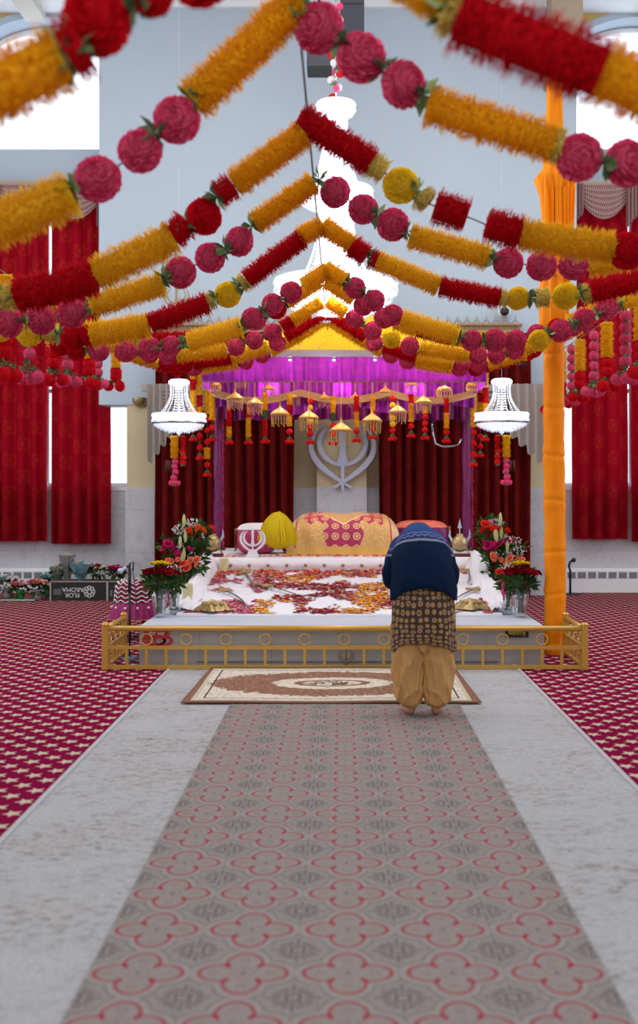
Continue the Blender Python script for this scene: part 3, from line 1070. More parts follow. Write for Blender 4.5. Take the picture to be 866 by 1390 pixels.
def curtain(name, x0, x1, z0, z1, y, mat, label, pleat=0.16, amp=0.05, group=None, bottom=None, flare=0.0):
    xc = (x0 + x1) / 2
    W = x1 - x0
    sd = R.uniform(0, 50)
    b = MB()
    amp = amp * 1.35
    nu = max(24, int(W / 0.016)); nv = 30
    def fn(u, v):
        s_ = u * W / pleat * 2 * PI
        wob = 1.4 * noise.noise((u * W * 2.0, 0.4 * v, sd))
        q = math.sin(s_ + wob * 2)
        a = amp * (0.75 + 0.25 * v) * (1 + .4 * noise.noise((u * W * 5, v, sd + 3)))
        zz = z1 + (z0 - z1) * v
        if bottom: zz = z1 + ((z0 + bottom(u)) - z1) * v
        xx = x0 - xc + W * u + flare * v * (u - .5) + .02 * noise.noise((u * 6, v * 2, sd + 8))
        return (xx + 0.25 * pleat * math.cos(s_) * .3, a * (abs(q) ** .7 * (1 if q > 0 else -1)) + .03 * noise.noise((u * 3, v * 3, sd)), zz - z0)
    b.grid(fn, nu, nv)
    o = b.build(name, mat)
    o.location = (xc, y, z0)
    return tag(o, label, 'curtain', group)


# window curtains, two panels on each side
curtain('window_curtain', -5.95, -4.385, 0.77, 6.1, 15.58, m_curtain, 'red damask window curtain at the outer edge, behind the pots of flowers', 0.2, 0.05)
curtain('window_curtain', -4.33, -3.47, 0.73, 6.1, 15.56, m_curtain, 'red damask window curtain ending above the black cardboard box', 0.21, 0.05)
curtain('window_curtain', 3.40, 4.225, 0.80, 6.1, 15.56, m_curtain, 'red damask window curtain directly beside the orange flagpole', 0.22, 0.05)
curtain('window_curtain', 4.27, 5.9, 0.76, 6.1, 15.58, m_curtain, 'red damask window curtain at the outer edge, over the heater grille', 0.2, 0.05)


def stripe_mat():
    m = Mat('striped_swag_fabric')
    x, y, z = m.xyz('UV')
    s_ = (x * 26).frac().gt(0.5)
    m.color(m.mix(s_, srgb(140, 96, 96), srgb(188, 160, 156)))
    m.set(rough=0.7)
    return m.m


m_stripe = stripe_mat()


def swag(b, x0, x1, ztop, sag, y, folds=6, rise=0.10):
    def fn(u, v):
        s_ = math.sin(PI * u)
        zz = ztop - rise * v * (1 - s_) - sag * v * s_ ** 0.8 * 1.0
        return (x0 + (x1 - x0) * u, y - 0.05 - .035 * math.sin(v * folds * 2 * PI) * s_ - .05 * s_, zz)
    b.grid(fn, 30, folds * 8)


def tail(b, x0, x1, ztop, zshort, zlong, y, n=5, long_at=0):
    """cascade of stacked pleats, one side long"""
    def fn(u, v):
        q = u if long_at == 0 else 1 - u
        st = math.floor(q * n) / n
        f = (q * n) % 1.0
        bot = zlong + (zshort - zlong) * (st + .6 * abs(f - .5) / n)
        return (x0 + (x1 - x0) * u, y - .075 * abs(f - .5) * 2 - .02 * q, ztop + (bot - ztop) * v)
    b.grid(fn, n * 8, 16)


def pelmet(x0, x1, label):
    root = thing('swag_valance', label, 'valance', ((x0 + x1) / 2, 15.4, 5.0))
    c = (x0 + x1) / 2
    n = max(1, round((x1 - x0) / 0.9))
    wd = (x1 - x0) / n
    b = MB(); b.box(x0 - c, x1 - c, -0.02, .1, 1.0, 1.08)
    b.build('pelmet_board', m_beige, root, smooth=False)
    for i in range(n):
        b = MB(); swag(b, x0 - c + wd * i, x0 - c + wd * (i + 1), 1.02, 0.52, 0.02)
        b.build('swag', m_stripe, root)
    for i in range(n + 1):
        b = MB(); q = x0 - c + wd * i
        tail(b, q - .10, q + .10, 1.02, .6, .38, -.03, 4)
        b.build('tail', m_stripe, root)
    return root


pelmet(-5.95, -3.5, 'striped swag pelmet over the window curtains, mostly behind the big yellow garland')
pelmet(3.42, 5.9, 'pinkish striped swag pelmet over the curtains beyond the flagpole')

# altar curtains
curtain('altar_curtain', P(211, 0, 14.8).x, P(300, 0, 14.8).x, .02, 3.75, 14.75, m_altar_curtain, 'maroon curtain outside the magenta post, behind the cascading bouquet on the stool side', .17, .055)
curtain('altar_curtain', P(298, 0, 14.8).x, P(400, 0, 14.8).x, .02, 3.75, 14.72, m_altar_curtain, 'maroon curtain behind the yellow fly whisk', .16, .055)
curtain('altar_curtain', P(513, 0, 14.8).x, P(630, 0, 14.8).x, .02, 3.75, 14.72, m_altar_curtain, 'maroon curtain behind the bowing person', .16, .055)
curtain('altar_curtain', P(628, 0, 14.8).x, P(719, 0, 14.8).x, .02, 3.75, 14.75, m_altar_curtain, 'maroon curtain between the purple post and the orange flagpole', .17, .055)

# grey taupe swags above the altar curtains
root = thing('draped_valance', 'taupe grey draped valance with long side tails above the altar curtains', 'valance', (0.0, 14.55, 2.0))
for x0, x1 in ((-2.62, -1.75), (-1.8, -.95), (-1.0, -.1), (-.15, .75), (.7, 1.55), (1.5, 2.4)):
    b = MB(); swag(b, x0, x1, .92, .36, 0.02, 5)
    b.build('swag', m_taupe, root)
for x0, x1, la in ((-2.70, -2.34, 1), (2.30, 2.78, 0)):
    b = MB(); tail(b, x0, x1, 1.0, .35, -.1, -.02, 4, 1 - la)
    b.build('side_tail', m_taupe, root)
for x in (-2.42, 2.36):
    b = MB()
    for k in range(14):
        a = R.uniform(-.03, .03)
        b.tube([(x + a, -.04, -.06), (x + a * 1.8, -.04, -.2)], .004, 4)
    b.build('tassel', plain('brown_tassel', srgb(96, 60, 44), .8), root)
b = MB(); b.box(-2.8, 2.75, .02, .08, .9, 1.0)
b.build('pelmet_board', m_taupe, root, smooth=False)

# ------------------------------------------------------------------ khanda emblem
OUT_ = [(640, 180, 4), (700, 225, 14), (752, 300, 24), (780, 390, 32), (780, 480, 36), (745, 570, 38), (680, 655, 38), (590, 735, 34), (490, 805, 26), (420, 850, 20), (360, 890, 17), (310, 915, 20)]
RNG = [(555, 205, 5), (615, 235, 18), (665, 300, 29), (690, 390, 34), (670, 480, 36), (620, 560, 34), (540, 620, 28), (470, 648, 22), (415, 655, 20)]


def khanda(H, th, name, mat, parent, fat=1.0):
    s_ = H / 870
    b = MB()
    cv = lambda p, m_: (m_ * (p[0] - 415) * s_, (970 - p[1]) * s_)
    for m_ in (1, -1):
        b.ribbon([cv(p, m_) for p in OUT_], [p[2] * s_ * .85 * fat for p in OUT_], -th * (1.0 if m_ > 0 else .6), th * .5)
        b.ribbon([cv(p, m_) for p in RNG], [p[2] * s_ * .8 * fat for p in RNG], -th * .7, th * .4)
    poly = [(415, 90), (440, 150), (452, 220), (447, 480), (462, 570), (480, 612), (478, 630), (436, 650), (430, 950), (415, 970),
            (400, 950), (394, 650), (352, 630), (350, 612), (368, 570), (383, 480), (378, 220), (390, 150)]
    b.prism([((x - 415) * s_, (970 - y) * s_) for x, y in poly], -th * 1.3, th * .6)
    return b.build(name, mat, parent, smooth=False)


root = thing('khanda_emblem', 'large silver sword and ring emblem mounted on the cream pillar behind the altar', 'emblem', P(465, 668, 14.93))
khanda(1.06, .02, 'blades', m_silver, root)
b = MB(); b.tube([(0, .0, .5), (0, .05, .5)], .02, 8); b.build('wall_bracket', m_silver, root)

# gilded cornices over the altar curtains with finials
m_gilt = plain('pale_gilt', srgb(168, 138, 100), 0.4, 0.4, var=.2, scale=30)


def cornice(x0, x1, label):
    c = (x0 + x1) / 2; h = (x1 - x0) / 2
    root = thing('gilt_cornice', label, 'cornice', (c, 15.0, 3.78))
    b = MB(); b.box(-h, h, 0, .18, 0, .05); b.box(-h, h, 0.02, .18, .05, .11); b.box(-h - .03, h + .03, -.03, .18, .11, .14)
    n = int(2 * h / .09)
    for i in range(n):                    # key pattern
        x = -h + (i + .5) * 2 * h / n
        b.box(x - .035, x + .03, -.008, .02, .055, .062); b.box(x - .035, x - .028, -.008, .02, .062, .10); b.box(x - .035, x + .018, -.008, .02, .096, .103)
        b.box(x + .010, x + .018, -.008, .02, .075, .1)
    b.build('frieze', m_gilt, root, smooth=False)
    b = MB()
    n = int(2 * h / .13)
    for i in range(n):
        x = -h + (i + .5) * 2 * h / n
        b.tube([(x - .05, .02, .14), (x, .02, .225), (x + .05, .02, .14)], .007, 5)
        b.sphere((x, .02, .175), .014, 6, 4)
        b.sphere((x, .02, .235), .01, 6, 4)
    b.build('crest', m_gilt, root)
    return root


cornice(-2.65, -.62, 'pale gilt cornice with pointed crest, glimpsed between garlands on the emblem side')
cornice(.75, 2.55, 'pale gilt cornice with pointed crest, glimpsed between garlands near the flagpole')
root = thing('gilt_finial', 'gilt sword and ring finial on a red stem rising above the cornice', 'finial', (P(240, 0, 15.0).x, 14.96, 3.9))
khanda(.42, .01, 'blades', m_gilt, root, 0.7).location = (0, 0, .14)
b = MB(); b.tube([(0, 0, -.05), (0, 0, .2)], .018, 8); b.sphere((0, 0, .1), .04)
b.build('stem', PM['red'], root)
# security camera
root = thing('security_camera', 'round white security camera with a black lens on the wall above the cornice', 'camera', P(684, 424, 15.12))
b = MB(); b.lathe([(.001, 0), (.09, 0), (.095, .03), (.07, .07)], 16, axis='y'); b.build('base', m_white, root)
root.children[0].rotation_euler = (PI, 0, 0)
b = MB(); b.sphere((0, -.06, -.0), .055, 12, 8); b.build('lens', m_black, root)

# brass wall lamps
for x, l in ((190, 'brass half bowl wall lamp on the emblem side next to the window'), (731, 'brass half bowl wall lamp partly behind the orange flagpole')):
    root = thing('wall_lamp', l, 'lamp', P(x, 553, 15.19))
    b = MB()
    def fn(u, v):
        a = PI * u; q = PI / 2 * v
        return (.115 * math.cos(a) * math.cos(q * .98), -.11 * math.sin(a) * math.cos(q * .98), .13 - .13 * math.sin(q))
    b.grid(fn, 16, 8); b.build('bowl', m_brass, root)
    b = MB(); b.box(-.05, .05, -.015, .008, .0, .15); b.build('wall_plate', m_brass, root, smooth=False)

# ------------------------------------------------------------------ hall loudspeaker block hung from the ceiling
root = thing('hanging_loudspeaker', 'black loudspeaker column hanging from the ceiling behind the chandelier stem', 'loudspeaker', P(478, 66, 13.2))
b = MB(); b.box(-.15, .15, -.12, .16, 0, 1.45)
b.build('cabinet', m_black, root, smooth=False)
b = MB()
for k in range(3): b.box(-.13, .13, -.13, -.119, .03 + k * .48, .47 + k * .48)
b.build('grille', plain('grille', srgb(40, 44, 58), .6), root, smooth=False)
b = MB(); b.box(-.09, .09, -.02, .02, 1.45, 1.62); b.build('bracket', m_black, root, smooth=False)
root = thing('hanging_loudspeaker', 'smaller black loudspeaker box hanging lower next to the flowered chandelier stem', 'loudspeaker', P(433, 99, 13.0))
b = MB(); b.box(-.145, .16, -.15, .15, 0, .5)
b.build('cabinet', m_black, root, smooth=False)
b = MB(); b.box(-.13, .145, -.16, -.149, .02, .48); b.build('grille', plain('grille', srgb(52, 56, 66), .6), root, smooth=False)
b = MB(); b.tube([(0, 0, .5), (0, 0, 2.0)], .02, 6); b.build('hanging_rod', m_black, root)

# ------------------------------------------------------------------ chandeliers
def crystal_mat(name, em):
    m = Mat(name)
    m.color(srgb(238, 242, 250))
    m.set(rough=.08, spec=.9, em=em, emc=(0.92, 0.95, 1.0, 1))
    m.translucent(srgb(240, 245, 255), .4)
    return m.m


m_crystal = crystal_mat('lit_crystal', .28)
m_lampglow = crystal_mat('lamp_glow', 2.2)
m_dark = plain('dark_metal', srgb(60, 56, 54), .4, .8)


def bead(b, c, r, h=None):
    h = h or r
    x, y, z = c
    b.add([(x + r, y, z), (x, y + r, z), (x - r, y, z), (x, y - r, z), (x, y, z + h), (x, y, z - h)],
          [(0, 1, 4), (1, 2, 4), (2, 3, 4), (3, 0, 4), (1, 0, 5), (2, 1, 5), (3, 2, 5), (0, 3, 5)])


def strands(b, r0, z0, r1, z1, n, step, br, bow=0.0):
    L = math.hypot(r1 - r0, z1 - z0); m_ = max(2, int(L / step))
    for k in range(n):
        a = 2 * PI * k / n
        for i in range(m_ + 1):
            t = i / m_
            r = r0 + (r1 - r0) * t - bow * math.sin(PI * t)
            z = z0 + (z1 - z0) * t
            bead(b, (r * math.cos(a), r * math.sin(a), z), br)


def ring(b, r, z, n, br, h):
    for k in range(n):
        a = 2 * PI * k / n
        bead(b, (r * math.cos(a), r * math.sin(a), z), br, h)


def basket(root, Rr, ztop, depth, k=1.0):
    """glowing band and hanging bowl of crystals under it"""
    b = MB()
    b.lathe([(Rr * 1.0, 0), (Rr * 1.0, -.10 * k), (Rr * .9, -.12 * k), (Rr * .7, -depth * .75), (Rr * .3, -depth * .95), (.01, -depth)], 32, (0, 0, ztop))
    b.lathe([(Rr * .35, .0), (Rr * 1.0, 0)], 32, (0, 0, ztop))
    b.build('glowing_bowl', m_lampglow, root)
    b = MB()
    ring(b, Rr * 1.02, ztop - .02 * k, int(2 * PI * Rr / .028), .014, .03 * k)
    ring(b, Rr * 1.02, ztop - .085 * k, int(2 * PI * Rr / .028), .014, .03 * k)
    for i in range(1, 6):
        t = i / 6
        r = Rr * (1 - .75 * t ** 1.3); z = ztop - .1 * k - (depth - .08 * k) * t ** .8
        ring(b, r, z, max(8, int(2 * PI * r / .03)), .012, .03)
    bead(b, (0, 0, ztop - depth - .03), .025, .04)
    b.build('crystal_drops', m_crystal, root)


def small_chandelier(loc, label):
    root = thing('crystal_chandelier', label, 'chandelier', loc, 0, 'small crystal chandeliers beside the canopy')
    basket(root, .31, .0, .20)
    b = MB(); strands(b, .11, .36, .22, .01, 18, .022, .0075, .05)
    strands(b, .045, .36, .05, .02, 6, .03, .008, 0)
    b.build('crystal_strands', m_crystal, root)
    b = MB(); b.lathe([(.02, .42), (.10, .41), (.125, .39), (.125, .36), (.06, .34), (.03, .3)], 20)
    b.build('crown', m_lampglow, root)
    b = MB(); b.tube([(0, 0, .4), (0, 0, 8.72 - loc[2])], .0012, 5); b.tube([(0, 0, 0.0), (0, 0, .4)], .012, 6); b.build('hanging_chain', m_chrome, root)
    b = MB(); b.lathe([(.305, -.125), (.325, -.115), (.325, -.105), (.305, -.095)], 28); b.build('rim', m_chrome, root)
    point_light('chandelier_bulb', Vector(loc) + Vector((0, -.0, .16)), 6, (0.95, .97, 1), .08)
    return root


small_chandelier(P(243, 562, 12.5), 'small white crystal chandelier next to the maroon curtain on the emblem side')
small_chandelier(P(681, 561, 12.5), 'small white crystal chandelier next to the orange flagpole')

CH = P(456, 411, 11.2)
root = thing('grand_chandelier', 'huge three tiered crystal chandelier glowing white in the middle of the hall', 'chandelier', CH)
zc = lambda py: (411 - py) * 11.2 / 1420
basket(root, .645, zc(382), .40, 1.3)
basket(root, .385, zc(258), .22, 1.0)
basket(root, .2, zc(141), .13, .8)
b = MB(); strands(b, .18, zc(290), .36, zc(378), 26, .036, .012, .04); b.build('crystal_strands', m_crystal, root)
b = MB(); strands(b, .12, zc(158), .24, zc(254), 24, .03, .011, .03); b.build('crystal_strands', m_crystal, root)
for (r0, z0, r1, z1) in ((.15, zc(292), .25, zc(376)), (.10, zc(160), .19, zc(252))):
    b = MB(); b.lathe([(r0, z0), (r1, z1)], 24); b.build('inner_lamp', m_lampglow, root)
b = MB(); b.tube([(0, 0, zc(150)), (0, 0, 8.72 - CH.z)], .012, 8); b.build('stem', m_chrome, root)
fl = R
for i in range(22):
    z = zc(138) + i * .055
    a = i * 2.4
    part('flower', sm_src[['white', 'scarlet', 'hotpink', 'white'][i % 4]], root, (.055 * math.cos(a), .055 * math.sin(a) - .02, z), (a, a, 0), .85)
    if i % 3 == 0: part('leaves', leaf_small, root, (-.05 * math.cos(a), -.04, z), (a, 0, 0), 1.1)
for z in (zc(395), zc(320), zc(200)):
    point_light('chandelier_bulb', CH + Vector((0, -.75, z - .1)), 22, (0.95, .97, 1), .1)

# ------------------------------------------------------------------ canopy over the holy book
m_satin = plain('yellow_satin', srgb(250, 196, 20), 0.4, var=.06, scale=6, spec=.2)
def purple_mat(name, c1, c2, tr):
    m = Mat(name)
    x, y, z = m.xyz('Object')
    n = m.noise(m.vec, 14, 3)
    c = m.mix(n, c1, c2)
    m.color(c); m.set(rough=.4)
    m.translucent(c, tr)
    return m.m
m_purple = purple_mat('violet_satin', srgb(120, 24, 150), srgb(196, 60, 200), .35)
m_magenta = purple_mat('magenta_brocade', srgb(84, 8, 70), srgb(136, 18, 104), .1)
m_silverband = plain('silver_band', srgb(214, 210, 222), 0.4, .2)
m_goldcord = plain('gold_cord', srgb(160, 128, 92), 0.5, .3, var=.2, scale=60, bump=.4)
ZC = 3.05
root = thing('canopy', 'yellow topped canopy with ruffled violet satin valances hanging over the altar', 'canopy', (0.02, 12.75, ZC))
b = MB()
hx, hy = 1.62, .75
for (p, q) in (((-hx, -hy), (hx, -hy)), ((hx, -hy), (hx, hy)), ((hx, hy), (-hx, hy)), ((-hx, hy), (-hx, -hy))):
    def fn(u, v, p=p, q=q):
        k = 1 - v * .9
        return ((p[0] + (q[0] - p[0]) * u) * k, (p[1] + (q[1] - p[1]) * u) * k, .07 + .62 * v - .10 * math.sin(PI * v))
    b.grid(fn, 16, 10)
b.sphere((0, 0, .72), .1)
b.build('roof', m_satin, root)
b = MB()
for i in range(200):
    u = R.uniform(-.95, .95); v = R.random()
    k = 1 - v * .9
    bead(b, (u * hx * k, -hy * k - .01, .075 + .62 * v - .10 * math.sin(PI * v)), .006)
b.build('sequins', m_chrome, root)
b = MB(); b.box(-hx - .02, hx + .02, -hy - .02, -hy + .03, 0, .08); b.box(-hx - .02, hx + .02, hy - .03, hy + .02, 0, .08)
b.box(-hx - .02, -hx + .03, -hy, hy, 0, .08); b.box(hx - .03, hx + .02, -hy, hy, 0, .08)
b.build('edge_band', m_silverband, root, smooth=False)
b = MB(); b.box(-hx, hx, -hy, hy, .06, .07); b.build('ceiling_cloth', m_satin, root, smooth=False)


def ruffle(b, x0, x1, y, z0, z1, pl=.09, amp=.03, scal=None):
    W = x1 - x0
    sd = R.uniform(0, 40)
    def fn(u, v):
        s_ = u * W / pl * 2 * PI + 2 * noise.noise((u * W * 4, 0, sd))
        zb = z0 + (scal(u) if scal else 0)
        return (x0 + W * u, y + amp * math.sin(s_) * (.4 + .9 * v), z1 + (zb - z1) * v + .01 * math.sin(s_ * .5) * v)
    b.grid(fn, int(W / .012), 8)


b = MB(); ruffle(b, -hx, hx, -hy, -.28, .01, .11, .028); b.build('front_ruffle', m_purple, root)
b = MB(); ruffle(b, -hx, hx, .30, -.52, .02, .13, .04, lambda u: .06 * math.sin(u * PI * 5)); b.build('back_ruffle', m_purple, root)
b = MB(); ruffle(b, -hx, hx, hy, -.62, .02, .16, .05); b.build('rear_drape', m_magenta, root)
for s_ in (-1, 1):
    b = MB()
    def fn(u, v, s_=s_):
        return (s_ * (hx + .02 * math.sin(u * 60)), -hy + 2 * hy * u, .01 - .34 * v)
    b.grid(fn, 60, 5); b.build('side_ruffle', m_purple, root)
b = MB()
pts = [(-hx + 2 * hx * i / 80, .18 - .0, -.29 - .10 * abs(math.sin(i / 80 * PI * 3))) for i in range(81)]
for k in range(4):
    b.tube([(x, y - .012 * k, z - .022 * k) for x, y, z in pts], .017, 6)
b.build('gold_swag_cord', m_goldcord, root)
b = MB(); b.tube([(-hx, -hy - .0, -.285), (hx, -hy, -.285)], .008, 6); b.build('hem_cord', m_goldcord, root)
for x in (-1.1, -.62, -.12, .35, .8, 1.2):
    b = MB(); b.lathe([(.001, .03), (.03, .03), (.03, .0), (.02, -.005)], 12, (x, -hy - .05, -.03))
    lh = b.build('spotlight', m_chrome, root)
    b = MB(); b.sphere((x, -hy - .05, -.035), .02, 8, 6); b.build('lamp', m_lampglow, lh)
    point_light('canopy_spotlight', Vector((x + .02, 12.75 - hy + .22, ZC - .10)), 5.5, (1, .93, .98), .03)
for x in (-.9, .0, .9):
    point_light('canopy_light', Vector((x, 13.15, ZC - .25)), 6, (1, .92, .95), .04)
# purple cloth wrapped posts
for x, l in ((296, 'magenta cloth wrapped post on the emblem side of the altar'), (634, 'magenta cloth wrapped post near the bowing person')):
    p = P(x, 0, 13.55)
    root = thing('wrapped_post', l, 'post', (p.x, 13.58, .75))
    b = MB()
    def w(a, z): return 1 + .10 * math.sin(a * 3 + z * 9) + .05 * math.sin(z * 70 + a)
    b.lathe([(.06, z * .06) for z in range(0, 40)], 14, wob=w)
    b.build('cloth_wrap', m_magenta, root)
    b = MB()
    for i in range(128):
        z = i * .018
        b.tube([(.055, -.045, z), (.055 + R.uniform(.012, .03), -.06, z - .008)], .004, 4)
    b.build('ruffle_trim', PM['hotpink'], root)
    b = MB(); b.lathe([(.09, 0), (.09, .03), (.05, .05)], 16); b.build('base', m_dark, root)

# ------------------------------------------------------------------ stage
m_stage_top = plain('stage_top', srgb(196, 204, 216), 0.45, var=.04)
def stage_face():
    m = Mat('stage_face')
    x, y, z = m.xyz('Position')
    n = m.noise(m.vec, 6, 3)
    c = m.mix(n, srgb(140, 134, 132), srgb(164, 158, 154))
    g = ((x / .62).frac() - .012).lt(0)
    c = m.mix(g * .5, c, srgb(110, 104, 100))
    m.color(c); m.set(rough=.6)
    return m.m
root = thing('altar_stage', 'low grey stage with a pale top behind the golden railing', 'stage', (0, 9.05, 0))
SX0, SX1 = -1.76, 1.745
b = MB(); b.box(SX0, SX1, 0, 5.55, 0, .31); b.build('body', stage_face(), root, smooth=False)
b = MB(); b.box(SX0 - .005, SX1 + .005, -.01, 5.56, .312, .336); b.build('top', m_stage_top, root, smooth=False)
b = MB(); b.box(SX0 + .5, SX1 - .4, -.006, -.001, .03, .034); b.build('skirting_line', m_dark, root, smooth=False)


def text(name, body, size, mat, parent, loc, rot, extrude=.001):
    c = bpy.data.curves.new(name, 'FONT')
    c.body = body
    c.size = size
    c.extrude = extrude
    c.align_x = 'CENTER'
    c.align_y = 'CENTER'
    t_ = bpy.data.objects.new(name, c)
    COL.objects.link(t_)
    bpy.context.view_layer.update()
    me = bpy.data.meshes.new_from_object(t_.evaluated_get(bpy.context.evaluated_depsgraph_get()))
    me.materials.clear()
    me.materials.append(mat)
    bpy.data.objects.remove(t_)
    o = bpy.data.objects.new(name, me)
    COL.objects.link(o)
    o.parent = parent
    o.location = loc
    o.rotation_euler = rot
    return o


m_ink_red = plain('red_print', srgb(176, 26, 34), .5)
m_yel = plain('yellow_print', srgb(214, 190, 30), .5)
m_wprint = plain('white_print', srgb(220, 220, 220), .5)
sg = thing('stage_sign', 'black sign with yellow letters on the stage front under the red roses', 'sign', (P(702, 0, 9.03).x, 9.045, .285))
b = MB(); b.box(-.1, .1, -.008, 0, -.04, .03); b.build('plate', m_black, sg, smooth=False)
text('lettering', 'ਸਤਿਨਾਮੁ', .052, m_yel, sg, (0, -.0095, -.002), (PI / 2, 0, 0))
sg = thing('stage_sign', 'red printed sign on the stage front beneath the vase of roses and yellow blooms', 'sign', (P(212, 0, 9.03).x, 9.045, .285))
b = MB(); b.box(-.105, .105, -.006, 0, -.05, .025); b.build('plate', m_ink_red, sg, smooth=False)
text('lettering', 'ਜੋੜਾ ਘਰ', .045, m_wprint, sg, (0, -.0075, -.01), (PI / 2, 0, 0))
# red swirl mark
sg = thing('stage_mark', 'red swirling loop mark on the stage front behind the railing rings', 'sign', (P(213, 0, 9.03).x, 9.047, .215))
b = MB()
for cx_, rx, rz, wd in ((0, .125, .045, .012), (-.01, .075, .032, .012), (.02, .045, .03, .008)):
    n = 40
    pts = [(cx_ + rx * math.cos(2 * PI * i / n), rz * math.sin(2 * PI * i / n)) for i in range(n + 1)]
    b.ribbon(pts, [wd * (.6 + .5 * math.cos(2 * PI * i / n) ** 2) for i in range(n + 1)], -.004, 0)
b.build('loops', m_ink_red, sg, smooth=False)

# white cloth on the slope and top tier
def cloth_mat(name, c, tr=.0):
    m = Mat(name)
    m.xyz('Object')
    n = m.noise(m.vec, 90, 3)
    m.color(m.mix(n, tuple(q * .92 for q in c[:3]) + (1,), c))
    m.set(rough=.75, spec=.2)
    n2 = m.noise(m.vec, 7, 5, .6, 1.0)
    m.bump(n2, .35, .03)
    return m.m
m_cloth = cloth_mat('white_cotton', srgb(236, 236, 242))
Y0S, Y1S = 9.82, 12.02


def sheet_z(x, y):
    t = (y - Y0S) / (Y1S - Y0S)
    z = .352 + .25 * max(0, min(1, t)) ** 1.1
    z += .012 * noise.noise((x * 4, y * 4, 1.7)) + .008 * abs(noise.noise((x * 11, y * 9, 4.2)))
    return z


b = MB()
b.grid(lambda u, v: (-1.56 + 3.06 * u, Y0S + (Y1S - Y0S) * v, sheet_z(-1.56 + 3.06 * u, Y0S + (Y1S - Y0S) * v)), 110, 80)
b.grid(lambda u, v: (-1.56 + 3.06 * u, Y0S - .004 * v, sheet_z(-1.56 + 3.06 * u, Y0S) + (-.001 + (.3385 - sheet_z(-1.56 + 3.06 * u, Y0S))) * v), 110, 1)
for xx in (-1.56, 1.50):
    b.grid(lambda u, v, xx=xx: (xx, Y0S + (Y1S - Y0S) * u, sheet_z(xx, Y0S + (Y1S - Y0S) * u) * (1 - v) + .3385 * v), 60, 2)
o = b.build('floor_cloth', m_cloth)
tag(o, 'white cotton cloth spread over the sloping front of the stage', 'cloth')
# side drapes
for s_, l in ((-1, 'crumpled white drape along the stage edge beside the cascading bouquets on the emblem side'), (1, 'crumpled white drape along the stage edge beside the flagpole bouquets')):
    b = MB()
    def fn(u, v, s_=s_):
        y = 9.9 + 2.08 * v
        h = .34 + (.07 + .42 * v ** 1.3) * math.sin(PI * min(1, .12 + u * .88)) ** .6 + .035 * noise.noise((u * 5, v * 9, s_ * 3)) + .02 * noise.noise((u * 14, v * 22, 5 + s_))
        x = 1.37 + .27 * (1 - u) + .03 * noise.noise((u * 4, v * 8, 7 + s_))
        return (s_ * x - (.02 if s_ < 0 else 0), y, max(.3385, h))
    b.grid(fn, 26, 60)
    tag(b.build('side_drape', m_cloth), l, 'cloth')
# upper tier
b = MB()
def tier(u, v):
    x = -1.68 + 3.36 * u
    ft = .012 * math.sin(u * 60) + .02 * noise.noise((u * 9, v * 3, 2.2))
    if v < .3:
        return (x, 12.03 - .03 * math.sin(v / .3 * PI) + ft * .4, .59 + .135 * (v / .3) + (0 if v > .02 else 0))
    t = (v - .3) / .7
    return (x, 12.04 + 2.1 * t, .745 + .006 * noise.noise((x * 3, t * 6, 3.3)))
b.grid(tier, 90, 40)
b.grid(lambda u, v: (-1.68 - .02 * math.sin(v * 3), 12.04 + 2.1 * u, .745 - .405 * v + .0), 30, 8)
b.grid(lambda u, v: (1.68 + .02 * math.sin(v * 3), 12.04 + 2.1 * u, .745 - .405 * v), 30, 8)
b.grid(lambda u, v: (-1.68 + 3.36 * u, 12.025, .60 - .26 * v), 30, 4)
o = b.build('tier_cloth', m_cloth)
tag(o, 'white textured cloth over the raised step in front of the holy book', 'cloth')
b = MB(); b.lathe([(.001, -.02), (.018, -.01), (.02, 0)], 10, (0, 0, 0), axis='y')
stud = b.build('stud', m_goldcord, o); stud.location = (-1.5, 12.0, .66)
for i in range(1, 15): link_copy(stud, o, (-1.5 + i * .215, 12.0, .66))
m_sash = plain('cream_sash', srgb(216, 206, 160), .7, var=.05)
for x, y, z0, z1, l in ((P(304, 0, 11.97).x, 11.97, .58, .75, 'cream sash hanging over the step near the brass pot'), (P(255, 0, 10.5).x + .02, 10.35, .37, .60, 'cream sash lower down beside the rose vase'), (P(641, 0, 11.97).x, 11.97, .52, .75, 'cream sash hanging over the step beside the bowing person')):
    b = MB()
    b.grid(lambda u, v: (x - .05 + .1 * u + .01 * math.sin(v * 5), y - .02 - .012 * math.sin(u * 6 + v * 3) - .02 * v, z1 + (z0 - z1) * v), 8, 10)
    so = b.build('cream_sash', m_sash)
    so.modifiers.new('t', 'SOLIDIFY').thickness = .004
    tag(so, l, 'sash')

# ------------------------------------------------------------------ golden railing
m_rail = plain('golden_rail', srgb(206, 160, 70), .32, .35, var=.05, scale=20)
root = thing('golden_railing', 'low golden railing with rings around the front of the stage', 'railing', (0.02, 8.82, 0))
XL, XR = -2.02, 2.02
ZT, ZM, ZB = .352, .19, .028
b = MB(); b.tube([(XL, 0, ZT), (XR, 0, ZT)], .024, 12); b.build('top_rail', m_rail, root)
b = MB(); b.box(XL, XR, -.012, .012, ZM - .014, ZM + .014); b.build('middle_rail', m_rail, root, smooth=False)
b = MB(); b.box(XL, XR, -.016, .016, ZB - .018, ZB + .012); b.build('bottom_rail', m_rail, root, smooth=False)
bal = None
for i in range(24):
    x = P(198.3, 0, 8.8).x - .02 - .167 + i * .1667
    if x > XR - .05: break
    if abs(x - .0) < .06: continue
    if bal is None:
        b = MB(); b.box(-.011, .011, -.011, .011, ZB, ZM)
        bal = b.build('baluster', m_rail, root, smooth=False); bal.location = (x, 0, 0)
    else:
        link_copy(bal, root, (x, 0, 0))
rg = None
